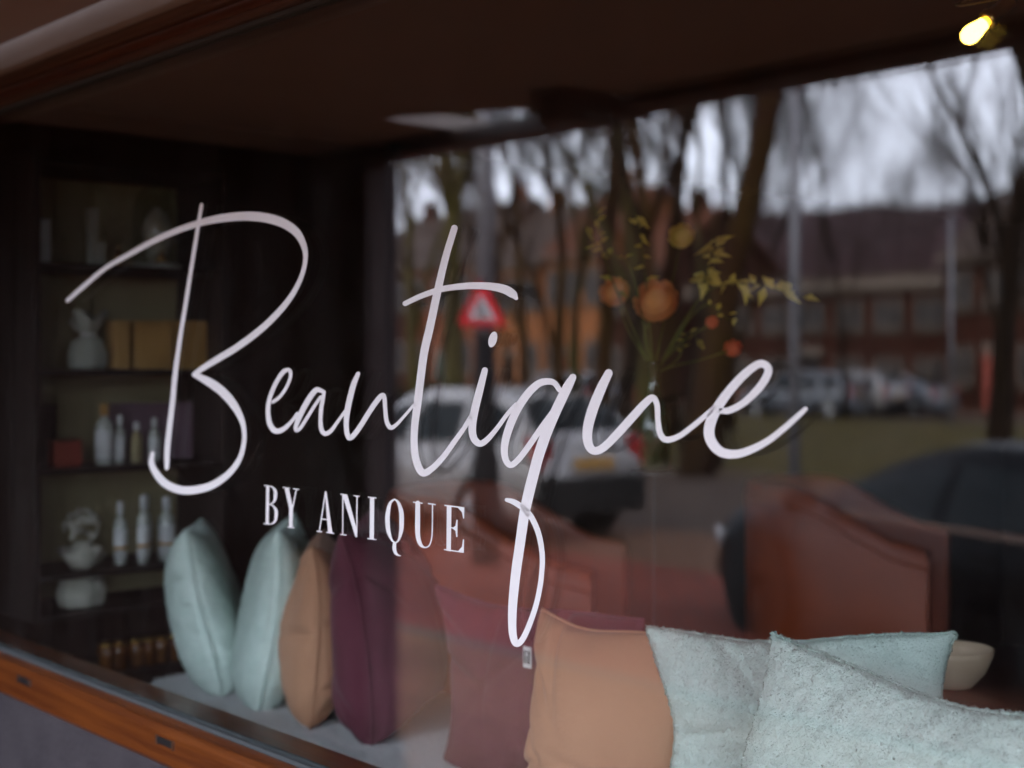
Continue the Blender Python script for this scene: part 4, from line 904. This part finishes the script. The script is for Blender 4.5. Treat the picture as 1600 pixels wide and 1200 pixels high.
# ---------------------------------------------------------------- houses
def house(label, x0, x1, y, h, ridge, wall, roofm, seed, nwin=3, storeys=2, door=True, grp='houses across the street', band=None, flat=False):
    rs = random.Random(seed); t = thing('brick_house', label, 'house', ((x0 + x1)/2, y, .05), 0, grp); wdt = x1 - x0; dp = 9.0
    MB().box((-wdt/2, -dp, 0), (wdt/2, 0, h)).build('wall', wall, t)
    if flat:
        MB().box((-wdt/2 - .25, -dp - .2, h + .004), (wdt/2 + .25, .35, h + .55)).build('roof', 'white', t)
        MB().box((-wdt/2 - .05, -dp, h + .554), (wdt/2 + .05, .2, h + .75)).build('roof_cover', 'rooftile', t)
    else:
        e = .4
        rf = MB().prism([(-wdt/2 - .15, e, h - .1), (-wdt/2 - .15, -dp/2, h + ridge), (-wdt/2 - .15, -dp - e, h - .1), (-wdt/2 - .15, -dp - e, h + .04), (-wdt/2 - .15, -dp/2, h + ridge + .2), (-wdt/2 - .15, e, h + .04)], (wdt + .3, 0, 0)).build('roof', roofm, t)
        for sx in (-1, 1):
            MB().prism([(sx*(wdt/2 - .12), -.02, h + .002), (sx*(wdt/2 - .12), -dp/2, h + ridge), (sx*(wdt/2 - .12), -dp + .02, h + .002)], (-sx*.2, 0, 0)).build('gable', wall, t)
        cx = rs.uniform(-.3, .3)*wdt; MB().box((cx - .35, -dp/2 - .4, h + ridge - .6), (cx + .35, -dp/2 + .4, h + ridge + 1.1)).build('chimney', wall, rf)
        MB().box((-wdt/2 - .16, e - .06, h - .16), (wdt/2 + .16, e + .12, h + .0)).build('gutter', 'white', t)
    sh_ = h / storeys
    for k in range(storeys):
        for i in range(nwin):
            x = -wdt/2 + wdt*(i + .5)/nwin; z = k*sh_ + sh_*.32
            if k == 0 and door and i == nwin//2:
                dr = MB().box((x - .5, -.02, 0), (x + .5, .05, 2.15)).build('door', ['poledark', 'red_refl_door', 'darkgreen'][seed % 3], t); MB().box((x - .58, -.02, 2.155), (x + .58, .07, 2.55)).build('door_light', 'white', dr); MB().bar((x + .38, .05, 1.0), (x + .38, .11, 1.0), .03).build('door_knob', 'chrome', dr); continue
            ww = min(wdt/nwin*.36, .95); hh = sh_*.50
            wi = MB().box((x - ww, -.02, z), (x + ww, .045, z + hh)).build('window', 'white', t)
            for a, b in ((-ww + .09, -.05), (.05, ww - .09)): MB().box((x + a, .01, z + .10), (x + b, .049, z + hh - .10)).build('pane', 'winglass', wi)
            MB().box((x - ww - .1, -.02, z - .12), (x + ww + .1, .14, z - .003)).build('sill', 'kerb', wi)
    return t
def X(px, y): d = ray(px, HY); return d.x * ((-y + 1.5) / d.y)
Y1 = -49
house('red brick house at the left edge of the reflected street', X(560, Y1), X(640, Y1) - .2, Y1, 7.2, 3.6, M['brick3'], 'rooftile', 1, 3)
house('red brick house with grey roof behind the mossy tree', X(640, Y1), X(745, Y1) - .2, Y1, 7.4, 3.8, M['brick'], 'rooftile', 2, 3)
house('ochre brick house right behind the lamppost with the sign', X(745, Y1), X(850, Y1) - .2, Y1, 7.0, 3.6, M['brick2'], 'rooftile', 3, 3)
house('ochre brick house above the dark blue car', X(850, Y1), X(945, Y1) - .2, Y1, 7.3, 3.8, M['brick2'], 'rooftile2', 4, 3)
house('dark brick house behind the orange bloom', X(945, Y1), X(1040, Y1) - .2, Y1, 6.4, 3.2, M['brick3'], 'rooftile2', 5, 3)
house('low flat-roofed brick building with white fascia, right of the leaning trunk', X(1060, Y1), X(1465, Y1), Y1 - 1, 4.9, 0, M['brick3'], 'rooftile', 6, 7, 2, True, flat=True)
house('dark brick house at the right end behind the massive trunk', X(1475, Y1), X(1640, Y1), Y1, 6.0, 3.0, M['brick3'], 'rooftile', 7, 3)
# low garden walls with railings
for k, (a_, b_) in enumerate(((640, 1030), (1075, 1460))):
    xa_, xb_ = X(a_, -45.5), X(b_, -45.5); t = thing('garden_wall', ('low red brick garden wall in front of the ochre houses', 'low red brick garden wall with railing before the flat-roofed building')[k], 'wall', ((xa_ + xb_)/2, -45.5, .05), 0, 'garden walls across the street'); hw = abs(xb_ - xa_)/2
    MB().box((-hw, -.12, 0), (hw, .12, .75)).build('brickwork', 'brick', t); MB().box((-hw - .03, -.16, .753), (hw + .03, .16, .83)).build('coping', 'kerb', t)
    for q in np.arange(-hw + .2, hw, .9): MB().box((q - .03, -.03, .833), (q + .03, .03, 1.5)).build('railing_post', 'white', t)
    MB().box((-hw, -.02, 1.503), (hw, .02, 1.56)).build('handrail', 'white', t)

# wooded hill far behind
n = 160; vs = []; fs = []
for i in range(n + 1):
    x = -420 + 560*i/n
    for j, (yy, hh) in enumerate(((-130, -.1), (-150, .55), (-175, .88), (-200, 1), (-300, .9))):
        hN = 31 + 3*math.sin(x*.013) + 1.5*noise.noise(Vector((x*.09, yy*.05, 3))) + 1.6*noise.noise(Vector((x*.5, yy*.3, 1)))
        vs.append((x, yy, max(-.2, hN*hh)))
for i in range(n):
    for j in range(4): fs.append((i*5+j, (i+1)*5+j, (i+1)*5+j+1, i*5+j+1))
struct('hill', MB().add(vs, fs), 'hill', smooth=True)
